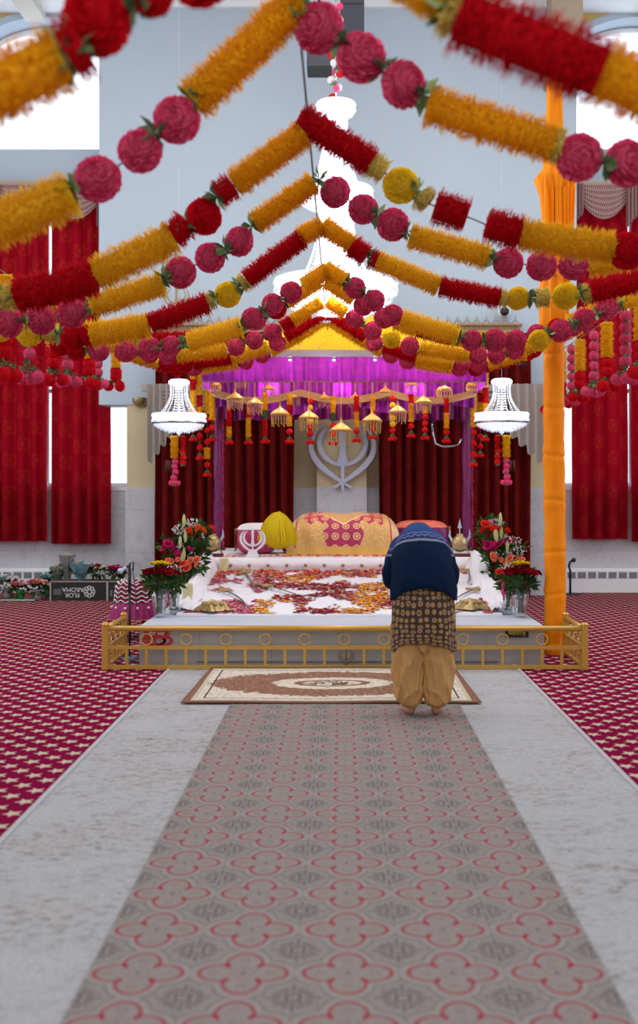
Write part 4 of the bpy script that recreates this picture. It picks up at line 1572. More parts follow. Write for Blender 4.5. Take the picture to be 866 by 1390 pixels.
for i in range(11):
    x = P(198.3, 0, 8.8).x - .02 + i * .3334
    if rg is None:
        b = MB(); b.tube([(.047 * math.cos(2 * PI * k / 20), 0, .047 * math.sin(2 * PI * k / 20)) for k in range(21)], .0065, 6, caps=False)
        rg = b.build('ring', m_rail, root); rg.location = (x, 0, .258)
    else:
        link_copy(rg, root, (x, 0, .258))
khanda(.15, .004, 'emblem', plain('old_gold', srgb(110, 84, 38), .5, .3), root, .9).location = (0.01, 0, .03)
for x in (XL, XR):
    for y in (0, .75):
        b = MB(); b.box(x - .025, x + .025, y - .025, y + .025, .006, .37)
        b.lathe([(.03, .37), (.034, .385), (.02, .40), (.001, .405)], 10, (x, y, 0))
        b.build('post', m_rail, root, smooth=False)
    b = MB(); b.tube([(x, 0, ZT), (x, .75, ZT)], .02, 10); b.build('side_rail', m_rail, root)
    b = MB(); b.box(x - .011, x + .011, 0, .75, ZM - .012, ZM + .012); b.box(x - .013, x + .013, 0, .75, ZB - .012, ZB + .012); b.build('side_crossbar', m_rail, root, smooth=False)
    for k in range(1, 5):
        link_copy(bal, root, (x, k * .15, 0))
    for k in (.19, .375, .56):
        link_copy(rg, root, (x, k, .258), (0, 0, PI / 2))
# ------------------------------------------------------------------ golden parasol ornaments hanging from the canopy
m_orn = plain('gold_ornament', srgb(232, 190, 104), .35, .25, var=.08)


def ornament(px, py, w_px, Y, label, cage=False, src=[None, None]):
    p = P(px, py, Y)                       # py: rim of the little parasol
    r = w_px * Y / F / 2
    root = thing('parasol_ornament', label, 'ornament', p, 0, 'golden parasol ornaments hanging from the canopy')
    b = MB(); b.tube([(0, 0, .5 * r), (0, 0, max(.05, 3.112 - p.z))], .0035, 5); b.build('string', m_orn, root)
    k = 1 if cage else 0
    if src[k] is None:
        b = MB()
        if not cage:
            b.lathe([(.16, 1.15), (.05, 1.1), (.05, .95), (.17, .85), (.1, .75), (.28, .6), (.62, .38), (.95, .1), (1.02, .0), (.97, -.03), (.6, .3), (.01, .5)], 20)
            for i in range(20):
                a = 2 * PI * i / 20
                b.sphere((math.cos(a), math.sin(a), -.05), .06, 5, 3)
        else:
            b.lathe([(.1, 1.0), (.3, .85), (.75, .75), (.95, .5), (.98, .3), (.9, .3), (.6, .6), (.01, .7)], 20)
        b.v = [tuple(q) for q in b.v]
        o = b.build('parasol', m_orn); dp = o.data; bpy.data.objects.remove(o)
        b = MB()
        n = 18
        for i in range(n):
            a = 2 * PI * i / n
            if cage:
                b.tube([(.95 * math.cos(a), .95 * math.sin(a), .4), (1.0 * math.cos(a + .1), 1.0 * math.sin(a + .1), -.1), (.82 * math.cos(a + .2), .82 * math.sin(a + .2), -.55)], .05, 4)
            else:
                ln = -1.0 - .25 * (i % 2)
                b.tube([(.92 * math.cos(a), .92 * math.sin(a), 0), (.85 * math.cos(a), .85 * math.sin(a), ln)], .022, 4)
                b.sphere((.85 * math.cos(a), .85 * math.sin(a), ln), .06, 5, 3)
        o = b.build('bead_fringe', m_orn); df = o.data; bpy.data.objects.remove(o)
        src[k] = (dp, df)
    part('parasol', src[k][0], root, (0, 0, 0), (0, 0, 0), r)
    part('bead_fringe', src[k][1], root, (0, 0, 0), (0, 0, 0), r)
    return root


for px, py, wd, Y, cage, l in (
        (291, 526, 18, 12.6, 1, 'small beaded cage ornament at the emblem side end, over the curtain edge'),
        (319, 541, 24, 12.15, 0, 'large golden parasol ornament in front of the canopy corner, first of the large ones'),
        (327, 517, 16, 12.9, 0, 'tiny golden parasol ornament high under the canopy corner'),
        (346, 548, 23, 12.2, 0, 'large golden parasol ornament second along from the corner'),
        (365, 528, 18, 12.95, 0, 'small golden parasol ornament above the third flower drop'),
        (380, 562, 26, 12.05, 0, 'large golden parasol ornament over the yellow fly whisk'),
        (399, 539, 18, 12.95, 0, 'small golden parasol ornament left of the emblem, above a flower drop'),
        (419, 567, 27, 12.03, 0, 'large golden parasol ornament touching the edge of the wall emblem'),
        (440, 541, 18, 12.95, 0, 'small golden parasol ornament over the emblem edge'),
        (463, 584, 30, 12.02, 0, 'largest golden parasol ornament hanging right in front of the wall emblem'),
        (482, 541, 18, 12.95, 0, 'small golden parasol ornament above the emblem tip'),
        (505, 571, 27, 12.03, 0, 'large golden parasol ornament beside the emblem on the curtain side'),
        (523, 532, 18, 12.95, 0, 'small golden parasol ornament above the curtain edge'),
        (540, 559, 25, 12.05, 0, 'large golden parasol ornament in front of the taupe swag'),
        (559, 522, 17, 12.95, 0, 'small golden parasol ornament high over the bowing person'),
        (575, 546, 23, 12.15, 0, 'large golden parasol ornament over the bowing person'),
        (586, 508, 17, 12.9, 0, 'tiny golden parasol ornament highest under the canopy'),
        (603, 534, 22, 12.2, 1, 'beaded cage ornament above the curved metal tube'),
        (641, 526, 17, 12.7, 1, 'small beaded cage ornament beside the chandelier near the flagpole')):
    ornament(px, py, wd, Y, l, bool(cage))

# ------------------------------------------------------------------ small marigold drops between them


def drop(px, py0, py1, Y, pat, label, w_=.034, n3=True):
    p = P(px, py1, Y)
    top = 3.112 if (Y > 12.0 and abs(p.x) < 1.6) else 3.1
    h = P(px, py0, Y).z - p.z
    root = thing('flower_drop', label, 'flower drop', p, 0, 'marigold drops hanging under the canopy')
    b = MB(); b.tube([(0, 0, .03), (0, 0, top - p.z)], .003, 5); b.build('string', m_string, root)
    L = (h - .09) / len(pat)
    z = h
    for c in pat:
        if c in 'YRG':
            b = MB(); spike_tube(b, (0, 0, z), (0, 0, z - L), w_, 1.0, w=.009)
            b.build('petal_tube', PM[{'Y': 'yellow', 'R': 'scarlet', 'G': 'green'}[c]], root)
        else:
            part('flower', sm_src[{'r': 'scarlet', 'y': 'yellow_pom', 'p': 'hotpink'}[c]], root, (0, 0, z - L / 2), (R.random(), R.random() * 3, 0), min(.8, L / .09))
        z -= L
    part('leaves', leaf_small, root, (0, 0, .07), (1, 0, 0), 1.0)
    for i in range(3):
        a = 2.1 * i + .5
        part('flower', sm_src['scarlet'], root, (.035 * math.cos(a), .035 * math.sin(a), .03), (a, 0, 0), .55)
    return root


for px, y0, y1, pat, l in (
        (311, 550, 604, 'RRY', 'red over yellow flower drop nearest the magenta post on the emblem side'),
        (337, 553, 604, 'RYY', 'red and yellow flower drop second from the emblem side post'),
        (360, 533, 603, 'YYGRR', 'yellow flower drop with a green ring above the fly whisk'),
        (393, 535, 603, 'YRYr', 'yellow red yellow flower drop at the curtain edge'),
        (421, 540, 604, 'ryryrr', 'flower drop of alternating red and yellow blooms over the emblem rim'),
        (452, 538, 605, 'YYGrr', 'yellow flower drop with a green ring in front of the emblem'),
        (484, 538, 601, 'RRYYr', 'red above yellow flower drop over the emblem ring'),
        (506, 538, 597, 'YYrrr', 'yellow flower drop ending behind a large parasol ornament by the curtain'),
        (533, 537, 599, 'ryryyr', 'mixed red and yellow flower drop in front of the maroon curtain'),
        (558, 535, 595, 'RYYr', 'red above yellow flower drop over the bowing person'),
        (577, 552, 598, 'Yrrr', 'short yellow flower drop beside the curved metal tube'),
        (606, 540, 602, 'RRYYr', 'red above yellow flower drop crossing the curved metal tube')):
    drop(px, y0, y1, 12.5, pat, l)

# marigold strings beside the posts
k = 0
for px, y0, y1, pat in ((262, 500, 600, 'YRYYrr'), (271, 505, 625, 'YYRYYrr'), (281, 500, 648, 'YYYYrrrYr'), (288, 510, 600, 'YYYr'),
                        (643, 520, 634, 'YYYYrrr'), (652, 520, 622, 'YRYrrrr'), (659, 505, 600, 'YRYr')):
    l = ['yellow string nearest the small chandelier on the emblem side', 'second yellow and red string behind the emblem side chandelier', 'longest yellow string ending in red blooms next to the emblem side post', 'short yellow string touching the emblem side post',
         'yellow string touching the post near the flagpole', 'string with many red blooms next to the flagpole side post', 'short yellow string behind the flagpole side chandelier'][k]
    drop(px, y0, y1, 13.0 + .07 * (k % 3), pat, l + ', marigold', .042)
    k += 1

for s_, l in ((-1, 'thin rail beside the canopy on the emblem side holding the marigold strings'), (1, 'thin rail beside the canopy towards the flagpole holding the marigold strings')):
    b = MB()
    for yy in (13.0, 13.07, 13.14): b.tube([(s_ * 1.55, yy, 3.1), (s_ * 2.3, yy, 3.1)], .006, 6)
    b.tube([(s_ * 2.3, 12.98, 3.1), (s_ * 2.3, 13.16, 3.1)], .006, 6)
    tag(b.build('hanging_rail', m_dark), l, 'rail')
# tassels under the small chandeliers


def tassel(px, py0, Y, label, flip):
    p = P(px, py0, Y)
    root = thing('flower_tassel', label, 'flower tassel', p, 0, 'flower tassels under the small chandeliers')
    b = MB(); b.tube([(0, 0, .1), (0, 0, -.02)], .004, 5); b.tube([(-.06, 0, -.0), (.06, 0, -.0)], .006, 5); b.build('string', m_string, root)
    for dx, c, seq in ((-.055 * flip, 'yellow', 5), (.05 * flip, 'scarlet', 3)):
        b = MB(); spike_tube(b, (dx, 0, 0), (dx, 0, -.26 if c == 'yellow' else -.16), .05 if c == 'yellow' else .035, 1, w=.009)
        b.build('petal_tube', PM[c], root)
        z = -.30 if c == 'yellow' else -.19
        for i in range(seq):
            part('flower', sm_src['hotpink' if c == 'yellow' else 'scarlet'], root, (dx + R.uniform(-.01, .01), 0, z), (R.random(), R.random() * 3, 0), .85)
            if i % 2 == 0: part('leaves', leaf_small, root, (dx, -.02, z - .03), (1, 0, 0), .8)
            z -= .065
    for a in (-.04, .04):
        part('flower', sm_src['hotpink'], root, (-.055 * flip + a, 0, -.56), (0, 0, 0), .7)


tassel(243, 592, 12.5, 'yellow and pink flower tassel below the chandelier on the emblem side', 1)
tassel(681, 591, 12.5, 'yellow and pink flower tassel below the chandelier next to the flagpole', -1)

# curved metal tube on the curtain
root = thing('curved_stand', 'curved chrome tube with a dark clip, standing out against the maroon curtain', 'stand', P(586, 572, 13.9))
q = [(586, 572), (588, 590), (591, 602), (600, 606), (615, 606), (622, 604), (626, 596)]
b = MB(); o0 = P(586, 572, 13.9)
pts = [P(x, y, 13.9) - o0 for x, y in q]
b.tube(pts, .013, 8); b.build('tube', m_chrome, root)
b = MB(); b.sphere((-.02, 0, .05), .05, 8, 6); b.sphere((-.09, 0, .03), .035, 8, 6); b.sphere((.0, .02, -.01), .04, 8, 6)
b.tube([(0, 0, 0), (-.03, 0, .09), (-.02, .1, .16), (-.02, .7, .2)], .012, 6); b.build('clip', m_black, root)

# ------------------------------------------------------------------ orange flagpole
m_orange = Mat('saffron_cloth')
m_orange.xyz('Object')
n_ = m_orange.noise(m_orange.vec, 5, 4)
m_orange.color(m_orange.mix(n_, srgb(255, 136, 0), srgb(255, 158, 6)))
m_orange.set(rough=.6, spec=.2)
m_orange.translucent(srgb(250, 140, 10), .12)
m_orange = m_orange.m
PX, PY = P(752.5, 0, 9.72).x, 9.72
root = thing('saffron_flagpole', 'tall flagpole wrapped in orange cloth standing inside the railing', 'flagpole', (PX, PY, 0))
gath = [CAMZ - (y - CY) * PY / F for y in (875, 850, 806, 750, 680, 619, 553, 480, 400, 330)]
b = MB()


def polef(u, v):
    z = v * 4.6
    r = .094
    for i, g in enumerate(gath):
        t = abs(z - g - .014 * math.sin(2 * PI * u + i))
        r -= .006 * math.exp(-(t / .015) ** 2)
        r += .003 * math.exp(-((t - .05) / .035) ** 2)
    a = 2 * PI * u
    r += .004 * math.sin(a * 2 + z * 1.5) + .008 * noise.noise((math.cos(a) * 1.6, math.sin(a) * 1.6 + z * 1.1, z * 5)) + .004 * noise.noise((math.cos(a) * 4, z * 14 + 3 * math.cos(a), 4))
    if z < .1: r += .01
    return (r * math.cos(a) + .006 * math.sin(z * 2), r * math.sin(a), z + .0)


b.grid(polef, 40, 360)
b.build('cloth_wrap', m_orange, root)
b = MB()
prof_ = [(.098, 2.95), (.125, 3.05), (.115, 3.5), (.09, 3.9), (.12, 4.25), (.17, 4.42), (.10, 4.5), (.075, 4.8), (.06, 5.3), (.05, 5.55), (.002, 5.6)]
b.lathe(prof_, 48, wob=lambda a, z: 1 + .12 * math.sin(a * 9 + z * 2) + .07 * math.sin(a * 17 + z))
for (x0, x1, zt, zb0, zb1) in ((-.12, .02, 4.4, 3.65, 3.5), (.0, .17, 4.42, 3.2, 3.62), (-.02, .14, 4.3, 3.5, 3.3)):
    b.grid(lambda u, v, x0=x0, x1=x1, zt=zt, zb0=zb0, zb1=zb1: (x0 + (x1 - x0) * u + .03 * v * math.sin(5 * u), -.12 - .02 * math.sin(u * 14) - .01 * x0, zt + ((zb0 + (zb1 - zb0) * u) - zt) * v), 16, 14)
b.build('flag_drape', m_orange, root)
b = MB(); b.tube([(0, 0, 5.5), (0, 0, 5.7)], .02, 8); b.sphere((0, 0, 5.74), .05); b.build('finial', m_brass, root)

# ------------------------------------------------------------------ the covered holy book, cushions, whisk
def brocade():
    m = Mat('gold_brocade')
    u, v, z = m.xyz('UV')
    U, V = u * 1.55, v * 1.0            # roughly square cells
    uc = (u - 0.5).abs()
    sp = m.voro(m.vec3(U, V, 0.0), 26, 'F1')
    n = m.noise(m.vec3(U, V, 0.0), 130, 3)
    gold = m.mix(n, srgb(186, 122, 44), srgb(246, 208, 130))
    gold = m.mix((sp - .25).abs().below(.07, .06) * .7, gold, srgb(250, 226, 170))
    gold = m.mix(sp.below(.12, .05) * .8, gold, srgb(150, 50, 40))
    mag = m.mix(n, srgb(140, 14, 72), srgb(206, 50, 110))
    redc = m.mix(n, srgb(190, 20, 50), srgb(224, 60, 80))
    field = m.mix(v.gt(.66), mag, redc)
    # medallion dots in the field
    du = (u * 10.5).frac() - .5; dv = (v * 5.2 + .15).frac() - .5
    rd = hyp(du * .95, dv)
    field = m.mix(rd.below(.33, .04) * ((rd * 26).sin() * .5 + .6).sat(), field, srgb(236, 200, 130))
    c = field
    # scalloped gold blocks at the lower corners, diamond at the top, borders
    scal = (u * 30).sin().abs() * .09
    low = (uc + (v * 16).sin() * .018).gt(.165) * (v - scal).lt(.50)
    c = m.mix(low, c, gold)
    dia = (uc * 1.75 + (v - .84).abs() * 1.2 + (u * 60).sin() * .012).lt(.40)
    c = m.mix(dia, c, gold)
    rim = ((uc * 1.75 + (v - .84).abs() * 1.2) - .41).abs().lt(.016)
    c = m.mix(rim, c, srgb(250, 232, 190))
    side = uc.gt(.36)
    c = m.mix(side, c, gold)
    st = (uc - .425).abs().lt(.006)
    c = m.mix(st, c, srgb(190, 16, 60))
    out = uc.gt(.434)
    c = m.mix(out, c, m.mix(n, srgb(206, 168, 116), srgb(240, 214, 172)))
    c = m.mix(v.lt(.10), c, m.mix(n, srgb(206, 140, 40), srgb(250, 214, 120)))
    spk = m.voro(m.vec3(U, V, 0.0), 70, 'F1').below(.12, .04)
    c = m.mix(spk * .8, c, srgb(255, 244, 214))
    m.color(c)
    m.set(rough=.45, metal=.1, sheen=.2)
    m.bump(n, .4, .005)
    return m.m


root = thing('covered_scripture', 'rounded mound draped in gold and magenta brocade in the middle of the altar', 'altar cloth', (P(466, 0, 12.45).x, 12.45, .748))
b = MB()


def mound(u, v):
    x = (u - .5) * 1.30
    e = 1 - abs(2 * u - 1) ** 5 * .35
    hgt = .50 * e + .012 * math.sin(u * 22) * v
    t = v * 1.5
    if t < 1:                                    # the front face
        a = t
        y = .02 + .30 * a ** 2.2 - .035 * math.sin(a * PI) + .01 * math.sin(x * 25 + v * 6)
        zz = hgt * math.sin(a * PI / 2) ** .85
    else:
        a = t - 1
        y = .32 + .30 * a * 2
        zz = hgt * (1 - .06 * a * 2) + .02 * math.sin(u * 9)
    x *= 1 + .05 * (1 - min(1, t)) 
    return (x, y, zz)


b.grid(lambda u, v: mound(u, v), 90, 60)
for vtx, (uu, vv) in list(b.uv.items()):
    b.uv[vtx] = (uu, min(1.0, vv * 1.5))
n0 = len(b.v)
b.grid(lambda u, v: ((u - .5) * 1.30, .92, .46 * (1 - v) * (1 - abs(2 * u - 1) ** 5 * .35)), 40, 4)
b.grid(lambda u, v: (-.65 - .01 * v, .02 + .9 * u, (.50 * .65) * min(1, u * 2 + .1) ** .7 * (1 - v)), 20, 6)
b.grid(lambda u, v: (.65 + .01 * v, .02 + .9 * u, (.50 * .65) * min(1, u * 2 + .1) ** .7 * (1 - v)), 20, 6)
for i in range(n0, len(b.v)): b.uv[i] = (.47 + .5 - .0, .5)
b.build('brocade_cover', brocade(), root)
b = MB(); b.box(-.6, .6, .1, .88, -.0, .30); b.build('cushioned_base', m_cloth, root, smooth=False)


def sequin(name, c1, c2):
    m = Mat(name)
    m.xyz('Object')
    v = m.voro(m.vec, 55)
    n = m.noise(m.vec, 40, 3)
    c = m.mix(n, c1, c2)
    c = m.mix(v.below(.2, .1) * .6, c, srgb(240, 190, 200))
    m.color(c); m.set(rough=.4)
    return m.m


m_seq = sequin('magenta_sequin', srgb(140, 14, 66), srgb(196, 40, 100))
m_cushion_red = sequin('patterned_red', srgb(206, 40, 40), srgb(240, 150, 110))


def pillow(name, p, sx, sy, sz, top, body, side, label):
    root = thing(name, label, 'cushion', p)
    def fn(u, v, top_=False):
        a = 2 * PI * u; t = -PI / 2 + PI * v
        ca = math.cos(t)
        ex = .55
        f = lambda q, e: math.copysign(abs(q) ** e, q)
        return (sx * f(math.cos(a), .5) * f(ca, .45), sy * f(math.sin(a), .5) * f(ca, .45), sz + sz * f(math.sin(t), .75))
    b = MB(); b.grid(lambda u, v: fn(u, .0 + v * .82), 36, 16); b.build('cushion_body', body, root)
    b = MB(); b.grid(lambda u, v: tuple(q * (1.015 if i < 2 else 1.01) for i, q in enumerate(fn(u, .66 + v * .34))), 36, 8); b.build('top_cover', top, root)
    b = MB(); b.grid(lambda u, v: (-sx * 1.02 - .005, (u - .5) * sy * 1.5, .03 + sz * 1.5 * v), 6, 6); b.grid(lambda u, v: (sx * 1.02 + .005, (u - .5) * sy * 1.5, .03 + sz * 1.5 * v), 6, 6)
    b.build('end_panel', side, root)
    return root


m_goldcloth = plain('gold_cloth', srgb(222, 180, 112), .5, .1, var=.15, scale=40)
pillow('altar_cushion', (P(348, 0, 12.75).x, 12.85, .748), .25, .2, .185, m_cloth, m_seq, m_goldcloth, 'magenta sequinned cushion with a white top behind the white khanda stand')
pillow('altar_cushion', (P(402, 0, 12.75).x, 13.0, .748), .2, .16, .11, m_seq, m_seq, m_goldcloth, 'magenta sequinned cushion mostly hidden behind the yellow whisk')
pillow('altar_cushion', (P(573, 0, 12.75).x, 12.95, .748), .34, .22, .20, m_cushion_red, m_magenta, m_goldcloth, 'red and cream patterned cushion behind the bowing person')

root = thing('fly_whisk', 'bright yellow hair fly whisk standing next to the gold brocade mound', 'fly whisk', P(377, 748, 12.3) + Vector((0, 0, -.0)))
b = MB()
for i in range(1500):
    a = R.uniform(0, 2 * PI); q = R.random() ** .6
    ex = math.cos(a) * q; ey = math.sin(a) * q
    tx, tz = 0.03, .47
    droop = R.uniform(.5, 1.0)
    x1 = .235 * ex * 1.0 + .0; y1 = .15 * ey
    zt = tz - .03 * q
    z1 = tz * (1 - .30 * q * q) - .02
    zend = -.0 + .07 * q + R.uniform(.0, .05)
    if ex < 0: zend += .04 * -ex
    pts = [Vector((tx * (1 - q), 0, zt)), Vector((x1 * .75, y1 * .75, z1 + .01)), Vector((x1, y1, z1 - .09 - .05 * q)), Vector((x1 * (1.0) + R.uniform(-.02, .02), y1, zend))]
    sd = Vector((.0035, .0, 0))
    vs = []
    for p_, k_ in zip(pts, (1, 1, .9, .3)):
        vs += [p_ - sd * k_, p_ + sd * k_]
    b.add(vs, [(0, 1, 3, 2), (2, 3, 5, 4), (4, 5, 7, 6)])
b.sphere((0, 0, .23), .165, 14, 8, sx=1.1, sy=.7, sz=1.0)
b.build('yellow_hair', petal_mat('yellow_hair', srgb(236, 206, 10), srgb(252, 232, 60), .25, .5), root)
b = MB(); b.tube([(0, .05, .02), (0, .05, .12)], .02, 8); b.lathe([(.04, 0), (.04, .02), (.02, .03)], 12, (0, .05, 0)); b.build('handle', m_silver, root)

root = thing('khanda_stand', 'small white sword and ring stand on the edge of the altar step', 'emblem', P(343, 757, 12.1))
root.location.z = .748
khanda(.33, .012, 'blades', plain('white_acrylic', srgb(228, 228, 238), .4), root, 1.25).location = (0, 0, .01)
b = MB(); b.prism([(-.075, 0), (.075, 0), (.04, .09), (-.04, .09)], -.015, .015); b.build('foot', m_white, root, smooth=False)


def brass_pot(p, label, flower, spear):
    root = thing('brass_pot', label, 'pot', p)
    m_w = plain('dark_red_wood', srgb(96, 20, 28), .5)
    b = MB(); b.box(-.12, .12, -.07, .07, 0, .03)
    b.build('wood_base', m_w, root, smooth=False)
    b = MB()
    for s_ in (-1, 1):
        b.tube([(s_ * .11, 0, .03), (s_ * .08, 0, .09), (s_ * .06, 0, .10)], .008, 6)
    b.build('bracket', m_brass, root)
    b = MB(); b.lathe([(.01, .05), (.05, .06), (.085, .10), (.095, .15), (.085, .20), (.05, .235), (.035, .25), (.045, .26), (.02, .265)], 20)
    b.build('bowl', m_brass, root)
    b = MB()
    for s_ in (-1, 1):
        b.ribbon([(s_ * .08, .17), (s_ * .12, .24), (s_ * .115, .32)], [.014, .014, .002], -.004, .004)
    b.build('horn', m_silver, root, smooth=False)
    if flower: part('flower', sm_src['scarlet'], root, (-.02, 0, .32), (0, 0, 0), 1.0)
    if spear:
        b = MB(); b.tube([(0, 0, .25), (0, 0, .33)], .008, 6); b.prism([(-.025, .33), (.025, .33), (0, .44)], -.006, .006); b.build('spearhead', m_silver, root, smooth=False)


brass_pot((P(289, 0, 12.25).x, 12.25, .748), 'brass pot on a dark stand holding a red flower, beside the bouquets', True, False)
brass_pot((P(624, 0, 12.25).x, 12.25, .748), 'brass pot with a spearhead on top next to the magenta post by the person', False, True)

# swords and shields on the cloth


def on_sheet(px, py):
    """point of the sloping cloth shown at a pixel"""
    lo, hi = 9.8, 12.1
    for _ in range(40):
        m_ = (lo + hi) / 2
        q = P(px, py, m_)
        if q.z > sheet_z(q.x, q.y): lo = m_
        else: hi = m_
    q = P(px, py, (lo + hi) / 2)
    return q


m_hilt = plain('gold_hilt', srgb(176, 150, 100), .4, .5, var=.25, scale=60)
m_steel = plain('steel_blade', srgb(170, 176, 190), .2, .9)


def sword(hilt, tip, label, bend=.05, hs=1.0, mid=None):
    a, c = on_sheet(*hilt), on_sheet(*tip)
    d = c - a
    L = d.length
    ang = math.atan2(d.y, d.x)
    root = thing('ceremonial_sword', label, 'sword', a + Vector((0, 0, .03)))
    n = 12
    top, bot = [], []
    t = Vector((math.cos(ang), math.sin(ang), 0)); nn = Vector((-t.y, t.x, 0))
    vs = []
    for i in range(n + 1):
        s_ = .12 + .88 * i / n
        q = t * (d.xy.length * s_) + Vector((0, 0, d.z * s_)) + nn * (bend * math.sin(PI * s_))
        wd = .014 * (1 - (i / n) ** 3) + .002
        vs += [q - nn * wd, q + nn * wd, q + Vector((0, 0, .008))]
    fs = []
    for i in range(n):
        k_ = i * 3
        fs += [(k_, k_ + 3, k_ + 5, k_ + 2), (k_ + 2, k_ + 5, k_ + 4, k_ + 1), (k_ + 1, k_ + 4, k_ + 3, k_)]
    b = MB(); b.add(vs, fs); b.build('blade', m_steel, root)
    b = MB()
    b.tube([t * -.10 * hs, t * .0, t * .1 * hs], .016, 8, rr=[.02, .014, .018])
    b.sphere(t * -.11 * hs, .03 * hs, 8, 6)
    b.tube([nn * -.06 * hs + t * .1 * hs, nn * .06 * hs + t * .1 * hs], .014, 8)
    b.tube([nn * .05 * hs + t * .1 * hs, nn * .07 * hs, t * -.1 * hs + nn * .03], .008, 6)
    b.build('hilt', m_hilt, root)


sword((303, 804), (336, 830), 'curved sword with a gold hilt lying behind the ornate brass shield', .05, 1.0)
sword((331, 779), (346, 806), 'short sword with a gold pommel near the riser at the bouquet side', .02, 1.1)
sword((356, 798), (404, 812), 'long golden hilted sword lying across the petals in the middle of the cloth', .03, 1.1)
sword((648, 802), (620, 816), 'sword with a golden lion hilt next to the person', -.02, 1.3)
sword((637, 776), (634, 796), 'sword with round gold pommel at the riser behind the person', .02, 1.2)


def shield(px, py, wd, label):
    p = on_sheet(px, py)
    root = thing('ceremonial_shield', label, 'shield', p + Vector((0, 0, .005)))
    b = MB()
    sd = R.uniform(0, 30)
    def fn(u, v):
        a = 2 * PI * u
        r = wd * v * (1 + .12 * math.sin(a * 5 + sd) + .08 * math.sin(a * 11))
        zz = .085 * (1 - v * v) + .025 * noise.noise((r * 20 * math.cos(a), r * 20 * math.sin(a), sd)) + .006
        return (r * math.cos(a), r * math.sin(a) * .75, max(0.004, zz))
    b.grid(fn, 60, 16)
    b.build('embossed_plate', m_hilt, root)
    b = MB()
    for i in range(9):
        a = i * .7
        b.sphere((wd * .55 * math.cos(a), wd * .42 * math.sin(a), .065), .022, 6, 4)
    b.build('bosses', m_hilt, root)


shield(290, 829, .18, 'ornate brass shield on the cloth at the corner by the vase of roses')
shield(639, 827, .17, 'ornate brass shield on the cloth beside the bowing person')

# ------------------------------------------------------------------ scattered petals
cols = [(136, 0, 26), (190, 8, 40), (206, 60, 110), (226, 140, 160), (244, 176, 6), (236, 110, 30), (230, 110, 80), (30, 60, 170)]
pm_list = []
for i, c in enumerate(cols):
    pm_list.append(plain('loose_petal', srgb(*c), .7))
b = MB()
n_p = 0
tries = 0
while n_p < 6800 and tries < 90000:
    tries += 1
    x = R.uniform(-1.5, 1.46); y = R.uniform(Y0S + .03, Y1S - .02)
    t = (y - Y0S) / (Y1S - Y0S)
    f = noise.noise((x * 2.6, y * 2.2, 9.1)) + .6 * noise.noise((x * 6, y * 4, 3.1))
    f += .5 * max(0, t - .72) / .28 - .12
    if -.9 < x < .95: f += .24
    if x < -1.2 or x > 1.15: f -= .12
    if f < R.uniform(-.15, .22): continue
    h_ = noise.noise((x * 1.7 + 10, y * 1.5, 2.2))
    if x < -.85: w_ = [1, 2, 5, 5, 0, .4, 1, 0]
    elif x > .9: w_ = [5, 4, 1, 1, .2, .2, .3, .05]
    else: w_ = [5 + 20 * max(0, h_), 4, .8, .5, 2.5 + 15 * max(0, -h_), 2 + 4 * t, 1.0, .03]
    if -.85 <= x <= .9 and h_ > .06: w_ = [14, 5, .5, .3, .6, .6, .3, .02]
    elif -.85 <= x <= .9 and h_ < -.10: w_ = [1.5, 1.5, .3, .3, 12, 3, .5, .02]
    if t > .8: w_ = [1, 6, 3, 1, 3, 5, 2, .05]
    k = R.choices(range(8), w_)[0]
    b.cur = k
    r = R.uniform(.018, .031)
    a = R.uniform(0, PI)
    z = sheet_z(x, y) + .004
    ca, sa = math.cos(a) * r, math.sin(a) * r
    up = R.uniform(.002, .014)
    b.add([(x - ca, y - sa, z + up), (x + sa * .7, y - ca * .7, z), (x + ca, y + sa, z + up * .6), (x - sa * .7, y + ca * .7, z + .002)], [(0, 1, 2, 3)])
    n_p += 1
for i in range(900):                     # on the step before the book
    x = R.uniform(-1.35, 1.0); y = 12.09 + R.random() ** 1.5 * .34
    if x < -.62 and R.random() < .3: continue
    if R.random() > .55 + noise.noise((x * 3, y, 1)): continue
    b.cur = R.choices(range(8), [2, 5, 4, 3, 3, 4, 3, .1])[0]
    r = R.uniform(.010, .02); a = R.uniform(0, PI); z = .754
    ca, sa = math.cos(a) * r, math.sin(a) * r
    b.add([(x - ca, y - sa, z + .012), (x + sa * .7, y - ca * .7, z), (x + ca, y + sa, z + .01), (x - sa * .7, y + ca * .7, z)], [(0, 1, 2, 3)])
o = b.build('petals', pm_list, smooth=False)
tag(o, 'red, pink, yellow and orange rose petals scattered over the white cloth', 'petals', kind='stuff')

# ------------------------------------------------------------------ flowers
def rose_data(name, mat, seed=1, layers=(3, 5, 6, 8)):
    rnd = random.Random(seed)
    b = MB()
    b.sphere((0, 0, .45), .28, 8, 6, sz=1.2)
    for li, n in enumerate(layers):
        r0 = .18 + .2 * li; h_ = .95 - .12 * li; op = .15 + .32 * li
        for k in range(n):
            a0 = 2 * PI * k / n + li * .7 + rnd.uniform(-.1, .1)
            wd = 2 * PI / n * 1.35
            def fn(u, v):
                a = a0 + (u - .5) * wd
                edge = 1 - .25 * abs(2 * u - 1) ** 2
                r = .1 + r0 * v ** .8 + op * .4 * max(0, v - .6) * (1 + .3 * math.cos(a * 3))
                z = (h_ * v * edge) - (.15 * max(0, v - .8) * 5 * op)
                return (r * math.cos(a), r * math.sin(a), z)
            b.grid(fn, 4, 4, uv=False)
    o = b.build(name, mat); d = o.data; bpy.data.objects.remove(o)
    return d


